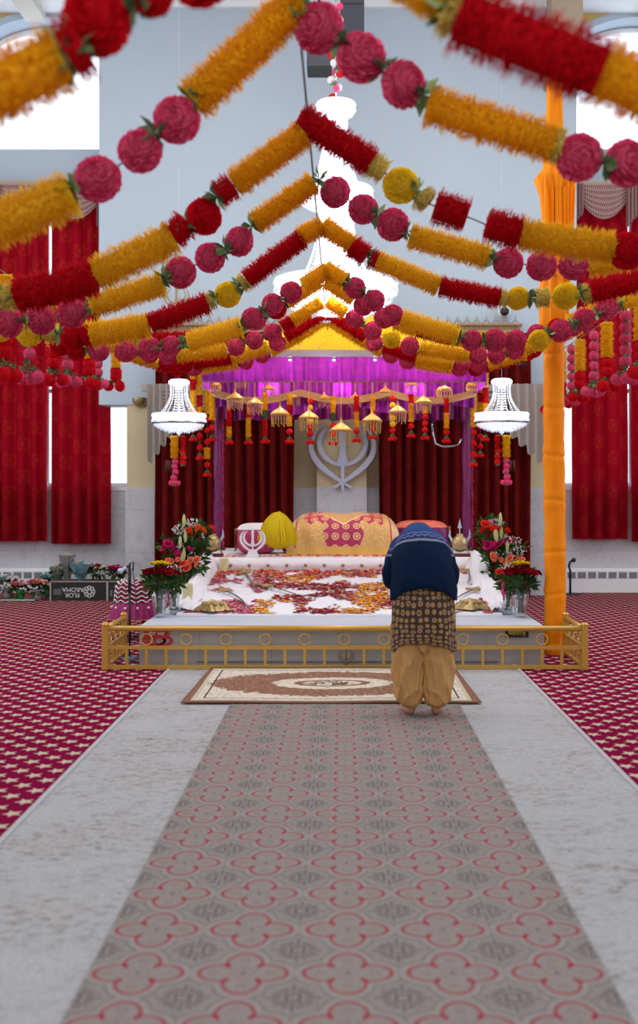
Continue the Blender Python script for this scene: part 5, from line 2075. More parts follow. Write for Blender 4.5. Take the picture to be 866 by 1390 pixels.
RM = {}
for nm, c, c2 in (('dark_red', (130, 4, 22), (158, 12, 30)), ('scarlet', (214, 34, 24), (236, 60, 40)), ('coral', (236, 110, 76), (250, 150, 120)), ('magenta', (184, 20, 90), (216, 50, 120)),
                  ('pink', (224, 120, 150), (240, 170, 186)), ('yellow', (240, 206, 10), (252, 228, 50)), ('cream', (226, 216, 190), (242, 236, 220)), ('blue', (120, 190, 206), (180, 220, 230)), ('white', (226, 226, 226), (250, 250, 250)), ('orange', (236, 90, 30), (246, 120, 50))):
    RM[nm] = rose_data('rose', petal_mat(nm + '_rose', srgb(*c), srgb(*c2), .15), seed=len(RM) + 2)
m_leaf = petal_mat('green_leaf', srgb(38, 70, 30), srgb(86, 120, 56), .2)
m_stem = plain('green_stem', srgb(62, 84, 44), .6)
m_lily = petal_mat('lily_bud', srgb(190, 196, 120), srgb(226, 222, 170), .2)


def foliage(b, c, rad, n, ll=.07, rnd=R, flat=1.0):
    for i in range(n):
        d = Vector((rnd.gauss(0, 1), rnd.gauss(0, 1), rnd.gauss(0, 1) * flat + .1)).normalized()
        o = Vector(c) + Vector((d.x * rad[0], d.y * rad[1], d.z * rad[2])) * rnd.uniform(.5, 1)
        t = (d + Vector((rnd.uniform(-.5, .5), rnd.uniform(-.5, .5), rnd.uniform(-.3, .7)))).normalized()
        s_ = t.cross(Vector((rnd.uniform(-1, 1), rnd.uniform(-1, 1), 1))).normalized()
        L = ll * rnd.uniform(.6, 1.3)
        b.add([o, o + t * L * .5 + s_ * L * .28, o + t * L, o + t * L * .5 - s_ * L * .28], [(0, 1, 2, 3)])


def breath(b, c, rad, n, r=.007):
    for i in range(n):
        d = Vector((R.gauss(0, 1), R.gauss(0, 1), R.gauss(0, 1))).normalized() * R.uniform(.6, 1.05)
        bead(b, (c[0] + d.x * rad[0], c[1] + d.y * rad[1], c[2] + d.z * rad[2]), r)


def glass_mat():
    m = Mat('clear_glass')
    tr = m.nt.nodes.new('ShaderNodeBsdfTransparent'); tr.inputs[0].default_value = (.93, .95, .97, 1)
    gl = m.nt.nodes.new('ShaderNodeBsdfGlossy'); gl.inputs['Roughness'].default_value = .05
    lw = m.nt.nodes.new('ShaderNodeLayerWeight'); lw.inputs[0].default_value = .35
    mx = m.nt.nodes.new('ShaderNodeMixShader')
    f = E(m.nt, lw.outputs['Facing']) * .7 + .06
    m.nt.links.new(f.k, mx.inputs[0]); m.nt.links.new(tr.outputs[0], mx.inputs[1]); m.nt.links.new(gl.outputs[0], mx.inputs[2])
    m.nt.links.new(mx.outputs[0], m.out.inputs[0])
    return m.m


m_clear = glass_mat()


def vase(root, h, r0, r1):
    b = MB()
    b.lathe([(.001, .0), (r0 * .95, .0), (r0, .012), (r0 * .92, .03), (r1 * .9, h * .6), (r1, h), (r1 * .94, h - .003), (r1 * .86, h * .6), (r0 * .8, .035), (.001, .03)], 24)
    b.build('glass_vase', m_clear, root)
    b = MB()
    for i in range(16):
        a = R.uniform(0, 2 * PI); q = R.random() ** .5
        b.tube([(r0 * .6 * q * math.cos(a + 2), r0 * .6 * q * math.sin(a + 2), .04), (r1 * .6 * q * math.cos(a), r1 * .6 * q * math.sin(a), h), (r1 * 1.5 * q * math.cos(a), r1 * 1.2 * q * math.sin(a), h * 1.5)], .004, 5)
    b.build('stems', m_stem, root)


def rose_vase(x, y, label, s_=1):
    root = thing('vase_of_roses', label, 'flower vase', (x, y, .337))
    vase(root, .27, .055, .082)
    b = MB(); foliage(b, (0, 0, .33), (.13, .11, .09), 170, .08); b.build('foliage', m_leaf, root)
    k = 0
    for i in range(22):
        a = i * 2.4; q = math.sqrt((i + .5) / 22)
        part('rose', RM['dark_red'], root, (.165 * q * math.cos(a), .13 * q * math.sin(a), .40 + .05 * (1 - q)), (-.5 * q * math.sin(a), .7 * q * math.cos(a), a), .042)
    for i in range(10):
        a = i * 2.4; q = math.sqrt((i + .5) / 10)
        part('rose', RM['yellow'], root, (-.0 + .085 * q * math.cos(a), .06 * q * math.sin(a) + .0, .485 + .02 * (1 - q)), (.2 * math.sin(a), .4 * q * math.cos(a), a), .032)
    return root


rose_vase(P(216, 0, 9.72).x, 9.74, 'glass vase of dark red roses topped with yellow blooms beside the zigzag covered stool')
rose_vase(P(707, 0, 9.72).x, 9.74, 'glass vase of dark red roses topped with yellow blooms right beside the orange flagpole')


def small_vase(x, y, label):
    root = thing('vase_of_carnations', label, 'flower vase', (x, y, .337))
    vase(root, .25, .042, .058)
    b = MB(); foliage(b, (0, 0, .31), (.09, .09, .09), 110, .07); b.build('foliage', m_leaf, root)
    b = MB(); breath(b, (0, 0, .42), (.10, .08, .06), 90); b.build('baby_breath', PM['white'], root)
    for i, (dx, dz) in enumerate(((-.09, .40), (-.03, .36), (.05, .37), (.1, .42), (.02, .44), (.08, .47), (-.02, .40))):
        part('carnation', RM['scarlet'], root, (dx, -.05 + .02 * i, dz), (.6, dx * 4, i), .036)
    b = MB()
    for s2 in (-1, 1):
        b.sphere((.0 + -.055, -.07, .25 + s2 * .03), .022, 8, 6, sz=1.6)
    b.tube([(-.055, -.07, .25), (-.05, -.08, .14)], .008, 5)
    b.build('ribbon_bow', PM['hotpink'], root)


small_vase(P(236, 0, 9.95).x, 9.97, 'slim vase of scarlet carnations with a pink ribbon, on the stool side')
small_vase(P(690, 0, 9.95).x, 9.97, 'slim vase of scarlet carnations with a pink ribbon, on the flagpole side')


def cascade(cx, m_, label):
    """tall tiered arrangement beside the altar step; m_ mirrors it. Offsets in metres from pixel positions"""
    Y = 11.2
    root = thing('flower_arrangement', label, 'flower arrangement', (P(cx, 0, Y).x, Y, .337))
    b0 = P(cx, 0, Y).x
    L = lambda px, py, dy=0: Vector(((px - CX) * Y / F - b0, dy, CAMZ - (py - CY) * Y / F - .337))
    b = MB()
    prs = cascade_pts[m_]
    for (px, py, rx, rz, n) in prs['leaf']:
        foliage(b, L(px, py, .05), (rx * Y / F, .12, rz * Y / F), n, .085)
    b.build('foliage', m_leaf, root)
    b = MB()
    for (px, py, rx, rz, n) in prs['breath']:
        breath(b, L(px, py, -.06), (rx * Y / F, .08, rz * Y / F), n, .009)
    b.build('baby_breath', PM['white'], root)
    for (c, px, py, r) in prs['rose']:
        part('rose', RM[c], root, L(px, py, -.12 + R.uniform(-.02, .02)) - Vector((0, 0, .5 * r)), (1.0 + R.uniform(-.3, .3), R.uniform(-.4, .4), R.random() * 6), r)
    b = MB()
    for (px, py) in prs['lily']:
        q = L(px, py, -.12)
        b.lathe([(.004, -.07), (.014, -.05), (.02, 0), (.014, .045), (.002, .07)], 8, q)
    b.build('lily_bud', m_lily, root)
    b = MB()
    for i in range(7):
        b.tube([L(cx, 800) * .0 + Vector((.02 * math.cos(i), .02 * math.sin(i), .05)), L(cx + (prs['leaf'][i % len(prs['leaf'])][0] - cx) * .9, prs['leaf'][i % len(prs['leaf'])][1], .03)], .006, 5)
    b.build('stems', m_stem, root)
    b = MB(); b.lathe([(.001, 0), (.07, 0), (.09, .05), (.06, .12), (.075, .16), (.05, .15)], 16); b.build('pot', m_cloth, root)


cascade_pts = {
    -1: dict(leaf=[(262, 728, 24, 18, 150), (240, 745, 22, 14, 110), (252, 765, 26, 20, 150), (262, 755, 22, 20, 110), (248, 790, 18, 18, 60), (225, 740, 14, 8, 30)],
             breath=[(245, 719, 10, 7, 60), (262, 709, 10, 6, 50), (248, 742, 8, 5, 30), (262, 755, 7, 8, 30), (270, 762, 8, 7, 30)],
             rose=[('orange', 262, 716, .05), ('orange', 272, 714, .045), ('orange', 277, 717, .04), ('scarlet', 258, 718, .04), ('magenta', 230, 735, .055), ('magenta', 236, 743, .055), ('magenta', 244, 749, .05), ('magenta', 226, 741, .045),
                   ('magenta', 258, 742, .03), ('magenta', 264, 744, .03), ('coral', 232, 759, .05), ('coral', 244, 757, .03), ('coral', 262, 758, .05), ('coral', 254, 764, .062), ('coral', 269, 757, .045), ('coral', 270, 763, .04)],
             lily=[(252, 706), (254, 727), (252, 751), (250, 757), (247, 735)]),
    1: dict(leaf=[(668, 722, 20, 16, 130), (672, 744, 24, 12, 120), (684, 755, 26, 16, 140), (678, 775, 18, 20, 110), (672, 795, 12, 16, 60), (700, 742, 14, 6, 30)],
            breath=[(670, 710, 14, 7, 70), (690, 733, 16, 8, 70), (700, 748, 14, 7, 70), (680, 752, 14, 6, 40), (676, 782, 6, 12, 50), (692, 758, 10, 5, 40)],
            rose=[('scarlet', 656, 709, .05), ('scarlet', 656, 716, .055), ('scarlet', 668, 715, .045), ('scarlet', 677, 716, .03), ('scarlet', 686, 718, .035), ('pink', 663, 707, .035),
                  ('magenta', 654, 735, .055), ('magenta', 661, 737, .055), ('magenta', 669, 737, .055), ('magenta', 678, 735, .055), ('magenta', 691, 731, .045), ('magenta', 696, 733, .03),
                  ('coral', 666, 752, .055), ('coral', 676, 758, .058), ('coral', 690, 755, .045), ('coral', 700, 756, .045), ('coral', 706, 757, .035), ('scarlet', 677, 785, .05)],
            lily=[(677, 704), (670, 724), (678, 722), (686, 742), (685, 764), (672, 727)]),
}
cascade(252, -1, 'tall cascading bouquet of orange, magenta and coral roses on the stool side of the altar')
cascade(682, 1, 'tall cascading bouquet of red, magenta and coral roses on the flagpole side')
# the small reddish cluster beside the stool-side carnations is part of the carnation vase

# ------------------------------------------------------------------ covered stool
root = thing('covered_stool', 'round stool under a magenta cover with white zigzag cords and pearl drops', 'stool', (P(183, 0, 10.75).x, 10.75, 0))
b = MB()
b.lathe([(.001, .60), (.11, .595), (.165, .57), (.192, .52), (.198, .44), (.20, .36)], 36)
b.build('cover', plain('magenta_velvet', srgb(120, 6, 50), .8), root)
b = MB()
for j, (r, z) in enumerate(((.13, .592), (.165, .572), (.188, .53), (.194, .485), (.198, .44), (.202, .395))):
    n = 96
    b.tube([((r + .006) * math.cos(2 * PI * i / n), (r + .006) * math.sin(2 * PI * i / n), z + .012 * math.cos(i * 2 * PI / 8 * 1.0)) for i in range(n + 1)], .0055, 5, caps=False)
b.build('zigzag_cord', m_white, root)
b = MB()
def fr(u, v):
    a = 2 * PI * u
    r = .20 + .055 * v + .012 * math.sin(a * 22) * (v + .2)
    return (r * math.cos(a), r * math.sin(a), .38 - .17 * v)
b.grid(fr, 180, 8)
b.build('ruffled_skirt', plain('purple_ruffle', srgb(150, 8, 92), .6, var=.2, scale=12), root)
b = MB()
for i in range(12):
    a = 2 * PI * i / 12 + .3
    b.sphere((.232 * math.cos(a), .232 * math.sin(a), .33), .013, 8, 6)
b.build('pearl_drop', m_white, root)
b = MB()
n = 140
b.tube([((.257 + .008 * math.sin(i)) * math.cos(2 * PI * i / n), (.257 + .008 * math.sin(i)) * math.sin(2 * PI * i / n), .208) for i in range(n + 1)], .006, 5)
b.build('gold_hem', m_gold, root)
for i in range(4):
    a = PI / 4 + i * PI / 2
    b = MB(); b.tube([(.13 * math.cos(a), .13 * math.sin(a), .5), (.17 * math.cos(a), .17 * math.sin(a), 0)], .018, 8)
    b.build('leg', plain('dark_wood', srgb(70, 30, 24), .5), root)

# ------------------------------------------------------------------ microphone stand inside the railing
mp = P(176, 0, 9.35)
root = thing('microphone_stand', 'black microphone stand with a round base at the corner of the railing', 'microphone stand', (mp.x, 9.35, 0))
b = MB(); b.lathe([(.001, .035), (.03, .035), (.05, .025), (.075, .02), (.08, .0)], 24); b.build('round_base', plain('blue_grey_base', srgb(96, 110, 130), .4), root)
b = MB(); b.tube([(0, 0, .02), (0, 0, .86)], .010, 8); b.tube([(0, 0, .6), (0, 0, .82)], .015, 8); b.build('pole', m_black, root)
b = MB(); b.tube([(0, 0, .86), (.035, 0, .875), (.03, 0, .8)], .007, 6); b.tube([(0, 0, .84), (-.03, -.02, .83)], .012, 6); b.build('clip', m_black, root)
b = MB(); b.tube([(-.03, -.02, .83), (-.065, -.05, .80)], .015, 8); b.sphere((-.07, -.055, .80), .026, 10, 8); b.build('microphone', m_silver, root)
b = MB(); b.tube([(.03, 0, .80), (.06, .01, .5), (.04, -.02, .2), (.02, -.08, .1), (.05, -.18, .02), (.14, -.2, .012), (.24, -.22, .01), (.2, -.1, .12), (.12, .05, .2)], .004, 5); b.build('cable', m_black, root)

# gooseneck microphone on the floor by the heater
root = thing('gooseneck_microphone', 'black gooseneck microphone on a floor base beside the flagpole', 'microphone', (P(774, 0, 15.3).x, 15.3, 0))
b = MB(); b.lathe([(.001, .02), (.16, .015), (.17, 0)], 20, sy=.5); b.build('base', m_black, root)
b = MB(); b.tube([(0, 0, 0), (0, 0, .35), (-.02, 0, .42), (.0, 0, .48), (.03, 0, .5)], .017, 8); b.sphere((.05, 0, .505), .035, 8, 6)
b.tube([(-.22, 0, .35), (-.19, 0, .15), (-.1, 0, .01), (0, 0, .01)], .01, 6)
b.build('gooseneck', m_black, root)

# ------------------------------------------------------------------ heater under the windows
for x0, x1, l in ((3.3, 5.9, 'long white baseboard heater with a dark slotted grille under the curtains past the flagpole'), (-5.9, -4.2, 'white baseboard heater against the wall behind the pots of flowers')):
    c = (x0 + x1) / 2; h = (x1 - x0) / 2
    root = thing('baseboard_heater', l, 'heater', (c, 15.62, 0))
    b = MB(); b.box(-h, h, -.0, .14, .0, .33); b.prism([(-h, .33), (h, .33), (h, .36), (-h, .36)], .03, .14)
    b.build('casing', m_white, root, smooth=False)
    b = MB()
    n = int(2 * h / .15)
    for i in range(n):
        b.box(-h + .06 + i * 2 * h / n, -h + .06 + i * 2 * h / n + .118, -.008, .004, .215, .305)
    b.build('grille', plain('heater_slots', srgb(120, 124, 132), .5), root, smooth=False)

# ------------------------------------------------------------------ black cardboard box, printed upside down
BX = (P(69, 0, 14.4).x + P(160, 0, 14.4).x) / 2
root = thing('cardboard_box', 'black printed cardboard flower box lying upside down by the wall', 'box', (BX, 14.4, 0))
hw = .475
m_card = plain('brown_card', srgb(120, 92, 70), .9, var=.1)
m_boxblack = plain('black_print', srgb(26, 26, 28), .6)
b = MB(); b.box(-hw, hw, .002, .42, .0, .27); b.build('carton', m_card, root, smooth=False)
b = MB(); b.box(-hw + .02, hw - .17, -.003, .001, .01, .262); b.box(hw - .145, hw - .0, -.003, .001, .01, .262); b.build('black_panel', m_boxblack, root, smooth=False)
b = MB(); b.box(-hw, -hw + .016, -.004, .001, 0, .27); b.box(hw - .172, hw - .148, -.004, .001, 0, .27); b.box(-hw, hw, -.004, .001, .262, .272); b.build('pale_edge', plain('pale_tape', srgb(170, 168, 166), .6), root, smooth=False)
text('lettering', 'FLOR', .085, m_wprint, root, (-.165, -.005, .085), (PI / 2, PI, 0))
text('lettering', 'AROMA', .085, m_wprint, root, (-.155, -.005, .16), (PI / 2, PI, 0))
b = MB()
for k in range(6):
    b.box(-hw + .05, -hw + .16, -.005, -.002, .09 + k * .014, .096 + k * .014)
for k in range(3):
    b.box(hw - .12, hw - .09, -.005, -.002, .07 + k * .03, .09 + k * .03)
b.box(hw - .05, hw - .025, -.005, -.002, .08, .1); b.box(hw - .042, hw - .034, -.005, -.002, .1, .16)
b.build('small_print', plain('grey_print', srgb(130, 130, 132), .6), root, smooth=False)
b = MB()
for k in range(8):
    a = 2 * PI * k / 8
    cx_, cz_ = .07 + .052 * math.cos(a), .13 + .052 * math.sin(a)
    b.ribbon([(cx_ + .026 * math.cos(2 * PI * i / 14), cz_ + .026 * math.sin(2 * PI * i / 14)) for i in range(15)], [.0055] * 15, -.006, -.002)
b.build('flower_logo', m_wprint, root, smooth=False)


# things standing in and beside the box
def pot_bouquet(px, py_base, Y, z0, cols_, label, pot, rad=.12, h=.2, name='potted_bouquet', wrap=None):
    p = P(px, 0, Y)
    root = thing(name, label, 'bouquet', (p.x, Y, z0))
    b = MB()
    if pot is not None:
        b.lathe([(.001, 0), (.05, 0), (.065, .06), (.045, .12), (.06, .15), (.04, .14)], 14); b.build('pot', pot, root)
    b = MB(); foliage(b, (0, 0, h * .85), (rad, rad * .8, h * .35), 120, .07); b.build('foliage', m_leaf, root)
    n = 16
    for i in range(n):
        a = i * 2.4; q = math.sqrt((i + .5) / n)
        part('flower', RM[cols_[i % len(cols_)]], root, (rad * 1.05 * q * math.cos(a), rad * .8 * q * math.sin(a), h * 1.25 + .05 * (1 - q)), (-.5 * q * math.sin(a), .6 * q * math.cos(a), a), .04)
    if wrap is not None:
        b = MB()
        def wf(u, v):
            a = 2 * PI * u
            r = .03 + (rad * 1.1) * v + .012 * math.sin(a * 9)
            return (r * math.cos(a), r * math.sin(a), .0 + h * 1.45 * v)
        b.grid(wf, 60, 10); b.build('cellophane_wrap', wrap, root)
    return root


m_green_pot = plain('green_pot', srgb(40, 120, 60), .4)
m_grey_pot = plain('grey_pot', srgb(150, 150, 156), .4)
pot_bouquet(10, 0, 14.75, 0, ['blue', 'white', 'cream'], 'pale blue and white artificial bouquet at the far edge by the wall', m_grey_pot, .15, .22)
pot_bouquet(27, 0, 14.45, 0, ['coral', 'pink', 'cream'], 'coral and white bouquet in a green pot on the carpet', m_green_pot, .13, .17)
pot_bouquet(51, 0, 14.5, 0, ['pink', 'coral', 'cream'], 'pink and cream bouquet in a grey vase next to the black box', m_grey_pot, .13, .19)
pot_bouquet(66, 0, 14.95, 0, ['blue', 'blue', 'cream'], 'pale blue bouquet standing behind the pink one by the box', m_green_pot, .12, .22)
m_cello = plain('crinkled_cellophane', srgb(120, 130, 130), .2, var=.3, scale=30, spec=.8)
m_bluewrap = plain('blue_foil_wrap', srgb(110, 160, 180), .25, var=.35, scale=14, spec=.8)
pot_bouquet(91, 0, 14.62, .272, ['cream', 'cream'], 'grey cellophane wrapped bunch standing upright on the black box', None, .07, .24, 'wrapped_bouquet', m_cello)
pot_bouquet(110, 0, 14.58, .272, ['blue', 'cream'], 'blue foil wrapped bunch lying over the front of the black box', None, .12, .16, 'wrapped_bouquet', m_bluewrap)
pot_bouquet(78, 0, 14.6, .272, ['cream', 'cream'], 'small grey wrapped bunch at the end of the black box', None, .07, .12, 'wrapped_bouquet', m_cello)
pot_bouquet(135, 0, 14.62, .272, ['cream', 'scarlet', 'dark_red', 'pink', 'white'], 'white and red bouquet lying on the black box', None, .15, .13)
pot_bouquet(158, 0, 14.55, .272, ['magenta', 'magenta', 'pink'], 'magenta bouquet on the end of the black box by the microphone', None, .11, .12)
# cream edged tray
root = thing('planter_tray', 'low tray with a cream scalloped edge under the artificial bouquets', 'tray', (P(26, 0, 14.3).x, 14.3, 0))
b = MB(); b.box(-.25, .2, 0, .1, 0, .03); b.build('tray', m_green_pot, root, smooth=False)
b = MB()
for i in range(18):
    b.sphere((-.24 + i * .026, -.008, .022), .013, 6, 4)
b.build('scalloped_edge', PM['white'], root)
# ------------------------------------------------------------------ person bowing before the altar
PXm, PYm = P(575, 0, 6.94).x, 6.98
per = thing('person', 'person in a navy sweater, patterned tunic and baggy tan trousers bowing before the altar', 'person', (PXm, PYm, 0.012))
m_skin = plain('skin', srgb(176, 122, 92), .55, var=.05, scale=20, sub=.1)


def skin_body():
    V, Ed, Rd = [], [], []
    def add(p, r, frm=None):
        V.append(p); Rd.append(r if isinstance(r, tuple) else (r, r))
        if frm is not None: Ed.append((frm, len(V) - 1))
        return len(V) - 1
    pel = add((0, 0.01, .86), .125)
    sp1 = add((0, .07, .97), .115, pel)
    sp2 = add((0, .18, 1.06), .12, sp1)
    sp3 = add((0, .30, 1.125), .125, sp2)
    nk = add((0, .40, 1.165), .055, sp3)
    nk2 = add((0, .455, 1.165), .05, nk)
    hd = add((0, .51, 1.15), (.078, .085), nk2)
    hd2 = add((0, .545, 1.09), (.072, .078), hd)
    ch = add((0, .54, 1.03), (.045, .05), hd2)
    for s in (-1, 1):
        hip = add((s * .095, .0, .82), .098, pel)
        kn = add((s * .10, .02, .47), .062, hip)
        cf = add((s * .095, -.01, .33), .056, kn)
        an = add((s * .085, -.02, .085), .034, cf)
        he = add((s * .083, -.035, .035), .032, an)
        ft = add((s * .095, .05, .032), .034, he)
        ba = add((s * .11, .13, .022), .030, ft)
        for k in range(5):
            add((s * (.085 + .013 * k), .185 - .009 * k, .012), .009 if k else .012, ba)
        sh = add((s * .125, .315, 1.10), .055, sp3)
        el = add((s * .205, .22, .89), .042, sh)
        fa = add((s * .16, .33, .92), .036, el)
        wr = add((s * .065, .43, .955), .026, fa)
        pm = add((s * .035, .475, .975), (.026, .018), wr)
        for k in range(4):
            bx = s * .028
            L_ = (.034, .040, .037, .029)[k]
            f1 = add((s * (.026 - .002 * k), .50 + .004 * k, .992 - .017 * k + .01), .0085, pm)
            f2 = add((s * .010, .50 + L_ * .7, .996 - .017 * k + .01), .0078, f1)
            add((-s * .006, .50 + L_ * .8 - (.006 if s > 0 else .0), .992 - .017 * k + .01), .007, f2)
        t1 = add((s * .03, .46, 1.0), .010, pm)
        t2 = add((s * .012, .475, 1.022), .009, t1)
        add((s * .004, .50, 1.03), .0075, t2)
    me = bpy.data.meshes.new('body')
    me.from_pydata(V, Ed, [])
    o = bpy.data.objects.new('body', me)
    COL.objects.link(o)
    o.modifiers.new('skin', 'SKIN')
    sv = me.skin_vertices
    if not sv:
        bpy.context.view_layer.objects.active = o
        bpy.ops.mesh.customdata_skin_add()
        sv = me.skin_vertices
    for i, r in enumerate(Rd):
        sv[0].data[i].radius = r
        sv[0].data[i].use_root = (i == 0)
    o.modifiers.new('sub', 'SUBSURF').levels = 2
    o.modifiers['sub'].render_levels = 2
    bpy.context.view_layer.update()
    m2 = bpy.data.meshes.new_from_object(o.evaluated_get(bpy.context.evaluated_depsgraph_get()))
    m2.materials.clear(); m2.materials.append(m_skin)
    m2.polygons.foreach_set('use_smooth', [True] * len(m2.polygons))
    bpy.data.objects.remove(o)
    b2 = bpy.data.objects.new('body', m2)
    COL.objects.link(b2)
    b2.parent = per
    return b2


body = skin_body()
# face (looks down at the floor before the altar)
b = MB(); b.lathe([(.001, -.012), (.011, -.006), (.013, .01), (.008, .03), (.001, .038)], 8)
o = b.build('nose', m_skin, body); o.location = (0, .612, 1.075); o.rotation_euler = (.35, 0, 0)
for s in (-1, 1):
    b = MB(); b.sphere((s * .03, .598, 1.115), .012, 8, 6); b.build('eye', m_white, body)
    b = MB(); b.sphere((s * .03, .607, 1.113), .006, 8, 6); b.build('pupil', m_black, body)
    b = MB(); b.sphere((s * .078, .535, 1.09), .022, 8, 6, sx=.4); b.build('ear', m_skin, body)
b = MB(); b.tube([(-.022, .583, 1.035), (0, .592, 1.036), (.022, .583, 1.035)], .006, 6); b.build('lips', plain('lips', srgb(150, 80, 74), .5), body)


def loft(b, secs, nu=48, nv=40, fold=None, a0=0.0, a1=2 * PI):
    """secs: [(centre, rx, rn, tangent-angle in the yz plane)]; angle of the section normal; u around, v along"""
    def at(v):
        t = v * (len(secs) - 1)
        i = min(int(t), len(secs) - 2); f = t - i
        def g(j): return secs[max(0, min(len(secs) - 1, j))]
        q0, q1, q2, q3 = g(i - 1), g(i), g(i + 1), g(i + 2)
        out = []
        for k in range(len(q1)):
            p0, p1, p2, p3 = q0[k], q1[k], q2[k], q3[k]
            out.append(.5 * (2 * p1 + (p2 - p0) * f + (2 * p0 - 5 * p1 + 4 * p2 - p3) * f * f + (3 * p1 - p0 - 3 * p2 + p3) * f ** 3))
        return out
    def fn(u, v):
        cx_, cy_, cz_, rx, rn, ang = at(v)
        a = a0 + (a1 - a0) * u
        r = 1 + (fold(a, v) if fold else 0)
        n = math.sin(a) * rn * r
        return (cx_ + rx * r * math.cos(a), cy_ - n * math.cos(ang), cz_ + n * math.sin(ang))
    b.grid(fn, nu, nv)


# salwar trousers. angle a = pi/2 faces the camera (back of the figure)
m_tan = Mat('tan_cotton')
m_tan.xyz('Object')
n_ = m_tan.noise(m_tan.vec, 150, 2)
m_tan.color(m_tan.mix(n_, srgb(176, 132, 80), srgb(204, 160, 104)))
m_tan.set(rough=.9, spec=.1)
m_tan = m_tan.m
b = MB()
for s in (-1, 1):
    secs = [(s * .070, .0, .86, .09, .10, 0), (s * .085, .0, .74, .108, .125, 0), (s * .097, .005, .55, .108, .125, 0), (s * .100, .0, .36, .104, .120, 0), (s * .099, -.01, .20, .103, .115, 0),
            (s * .094, -.015, .11, .092, .10, 0), (s * .088, -.02, .075, .062, .07, 0), (s * .086, -.02, .062, .045, .05, 0)]
    def fold(a, v, s=s):
        # long U shaped drapes that fall from the outer hip to the inner knee
        x_ = math.cos(a) * s
        ph = v * 30 - 4.5 * x_ ** 2 - 5.0 * x_ * (.4 + v) + 1.5 * noise.noise((x_ * 2, v * 3, s * 4.0))
        w_ = (1 - abs(math.sin(ph * .5))) ** 1.6 * math.sin(PI * min(1, v * 1.1)) ** .7 * .15 - .04
        w_ += .09 * noise.noise((math.cos(a) * 1.6 + s * 3, math.sin(a) * 1.6, v * 5)) + .04 * noise.noise((math.cos(a) * 4 + s * 3, math.sin(a) * 4, v * 9))
        w_ += .05 * math.sin(a * 4 + v * 3 + s) * (1 - v) ** .5
        r1 = noise.noise((x_ * 1.3 + s, math.sin(a) * 1.3, v * 4.5 - x_ * 2.6)); r2 = noise.noise((x_ * 2.6 + s * 5, math.sin(a) * 2.6, v * 7 + x_ * 4))
        w_ += .11 * (1 - min(1, abs(r1) * 5)) + .06 * (1 - min(1, abs(r2) * 5))
        if v > .8: w_ += .07 * math.sin(a * 11) * (v - .8) * 5
        return w_ - .07
    loft(b, secs, 110, 130, fold)
# drape between the legs
def seat(u, v):
    a = PI * (1 - u)
    return (.15 * math.cos(a) * (1 - .45 * v), -.118 - .012 * math.sin(a) + .03 * v + .010 * math.sin(u * 16 + v * 4), .78 - .36 * v + .10 * v * abs(math.cos(a)))
b.grid(seat, 36, 24)
b.build('trousers', m_tan, per)

# tunic with ring print
m_tun = Mat('ring_print')
x, y, z = m_tun.xyz('UV')
wv = m_tun.vec3(x * 1.19, (y * 0.56), 0.0)
vd = m_tun.voro(wv, 25, 'F1', 'Distance', .3)
ring_ = (vd - .29).abs().below(.10, .06)
dot = vd.below(.09, .05)
n_ = m_tun.noise(m_tun.vec, 120, 2)
c_ = m_tun.mix(n_, srgb(40, 26, 24), srgb(66, 44, 34))
c_ = m_tun.mix(ring_ * .9, c_, m_tun.mix(n_, srgb(150, 110, 66), srgb(186, 146, 96)))
c_ = m_tun.mix(vd.below(.18, .04) * .7, c_, srgb(120, 82, 50))
c_ = m_tun.mix(dot, c_, srgb(52, 32, 28))
m_tun.color(c_); m_tun.set(rough=.8)
m_tun = m_tun.m
secs = [(0, .02, .90, .17, .12, .3), (0, .0, .86, .185, .135, .05), (0, -.005, .78, .204, .158, 0), (0, -.005, .64, .214, .165, 0), (0, -.005, .55, .217, .166, 0), (0, -.005, .50, .217, .167, 0)]
b = MB()
def tf(a, v):
    return .025 * math.sin(a * 7 + v * 2) * v + .03 * noise.noise((math.cos(a) * 1.5, math.sin(a) * 1.5, v * 3 + 8)) * v
loft(b, secs, 96, 40, tf)
# hem lower at the sides
b.v = [(vx, vy, vz - (max(0, (.62 - vz)) / .12 * .07 * min(1, (abs(vx) / .21) ** 4 + (.25 if vx > .05 else 0)) if vz < .62 else 0)) for vx, vy, vz in b.v]
o = b.build('tunic', m_tun, per)
md = o.modifiers.new('t', 'SOLIDIFY'); md.thickness = .004

# sweater
m_sw = Mat('navy_knit')
u_, v_, z_ = m_sw.xyz('UV')
m_sw2 = m_sw
tc = m_sw.nt.nodes.new('ShaderNodeTexCoord')
sp_ = m_sw.nt.nodes.new('ShaderNodeSeparateXYZ'); m_sw.nt.links.new(tc.outputs['Object'], sp_.inputs[0])
ox = E(m_sw.nt, sp_.outputs[0]); oy = E(m_sw.nt, sp_.outputs[1])
n_ = m_sw.noise(tc.outputs['Object'], 260, 2)
navy = m_sw.mix(n_, srgb(6, 18, 40), srgb(16, 36, 66))
sc_ = v_ - (ox * ox) * 1.3 - .20          # the bands curve with the shoulders
band = lambda a, c: sc_.gt(a) * sc_.lt(c)
c_ = m_sw.mix(band(.205, .232), navy, m_sw.mix(n_, srgb(104, 108, 130), srgb(140, 144, 164)))
c_ = m_sw.mix(band(.238, .247), c_, srgb(44, 52, 96))
zig = ((ox / .045).frac() - .5).abs() * .05 + .262
c_ = m_sw.mix(band(.252, .31), c_, m_sw.mix(n_, srgb(40, 48, 92), srgb(58, 66, 120)))
c_ = m_sw.mix((sc_ - zig).abs().below(.006, .005), c_, srgb(120, 124, 170))
dts = hyp((ox / .06).frac() * .06 - .03, sc_ - .278).below(.012, .004)
c_ = m_sw.mix(dts, c_, srgb(96, 92, 156))
c_ = m_sw.mix(band(.312, .320), c_, srgb(132, 150, 190))
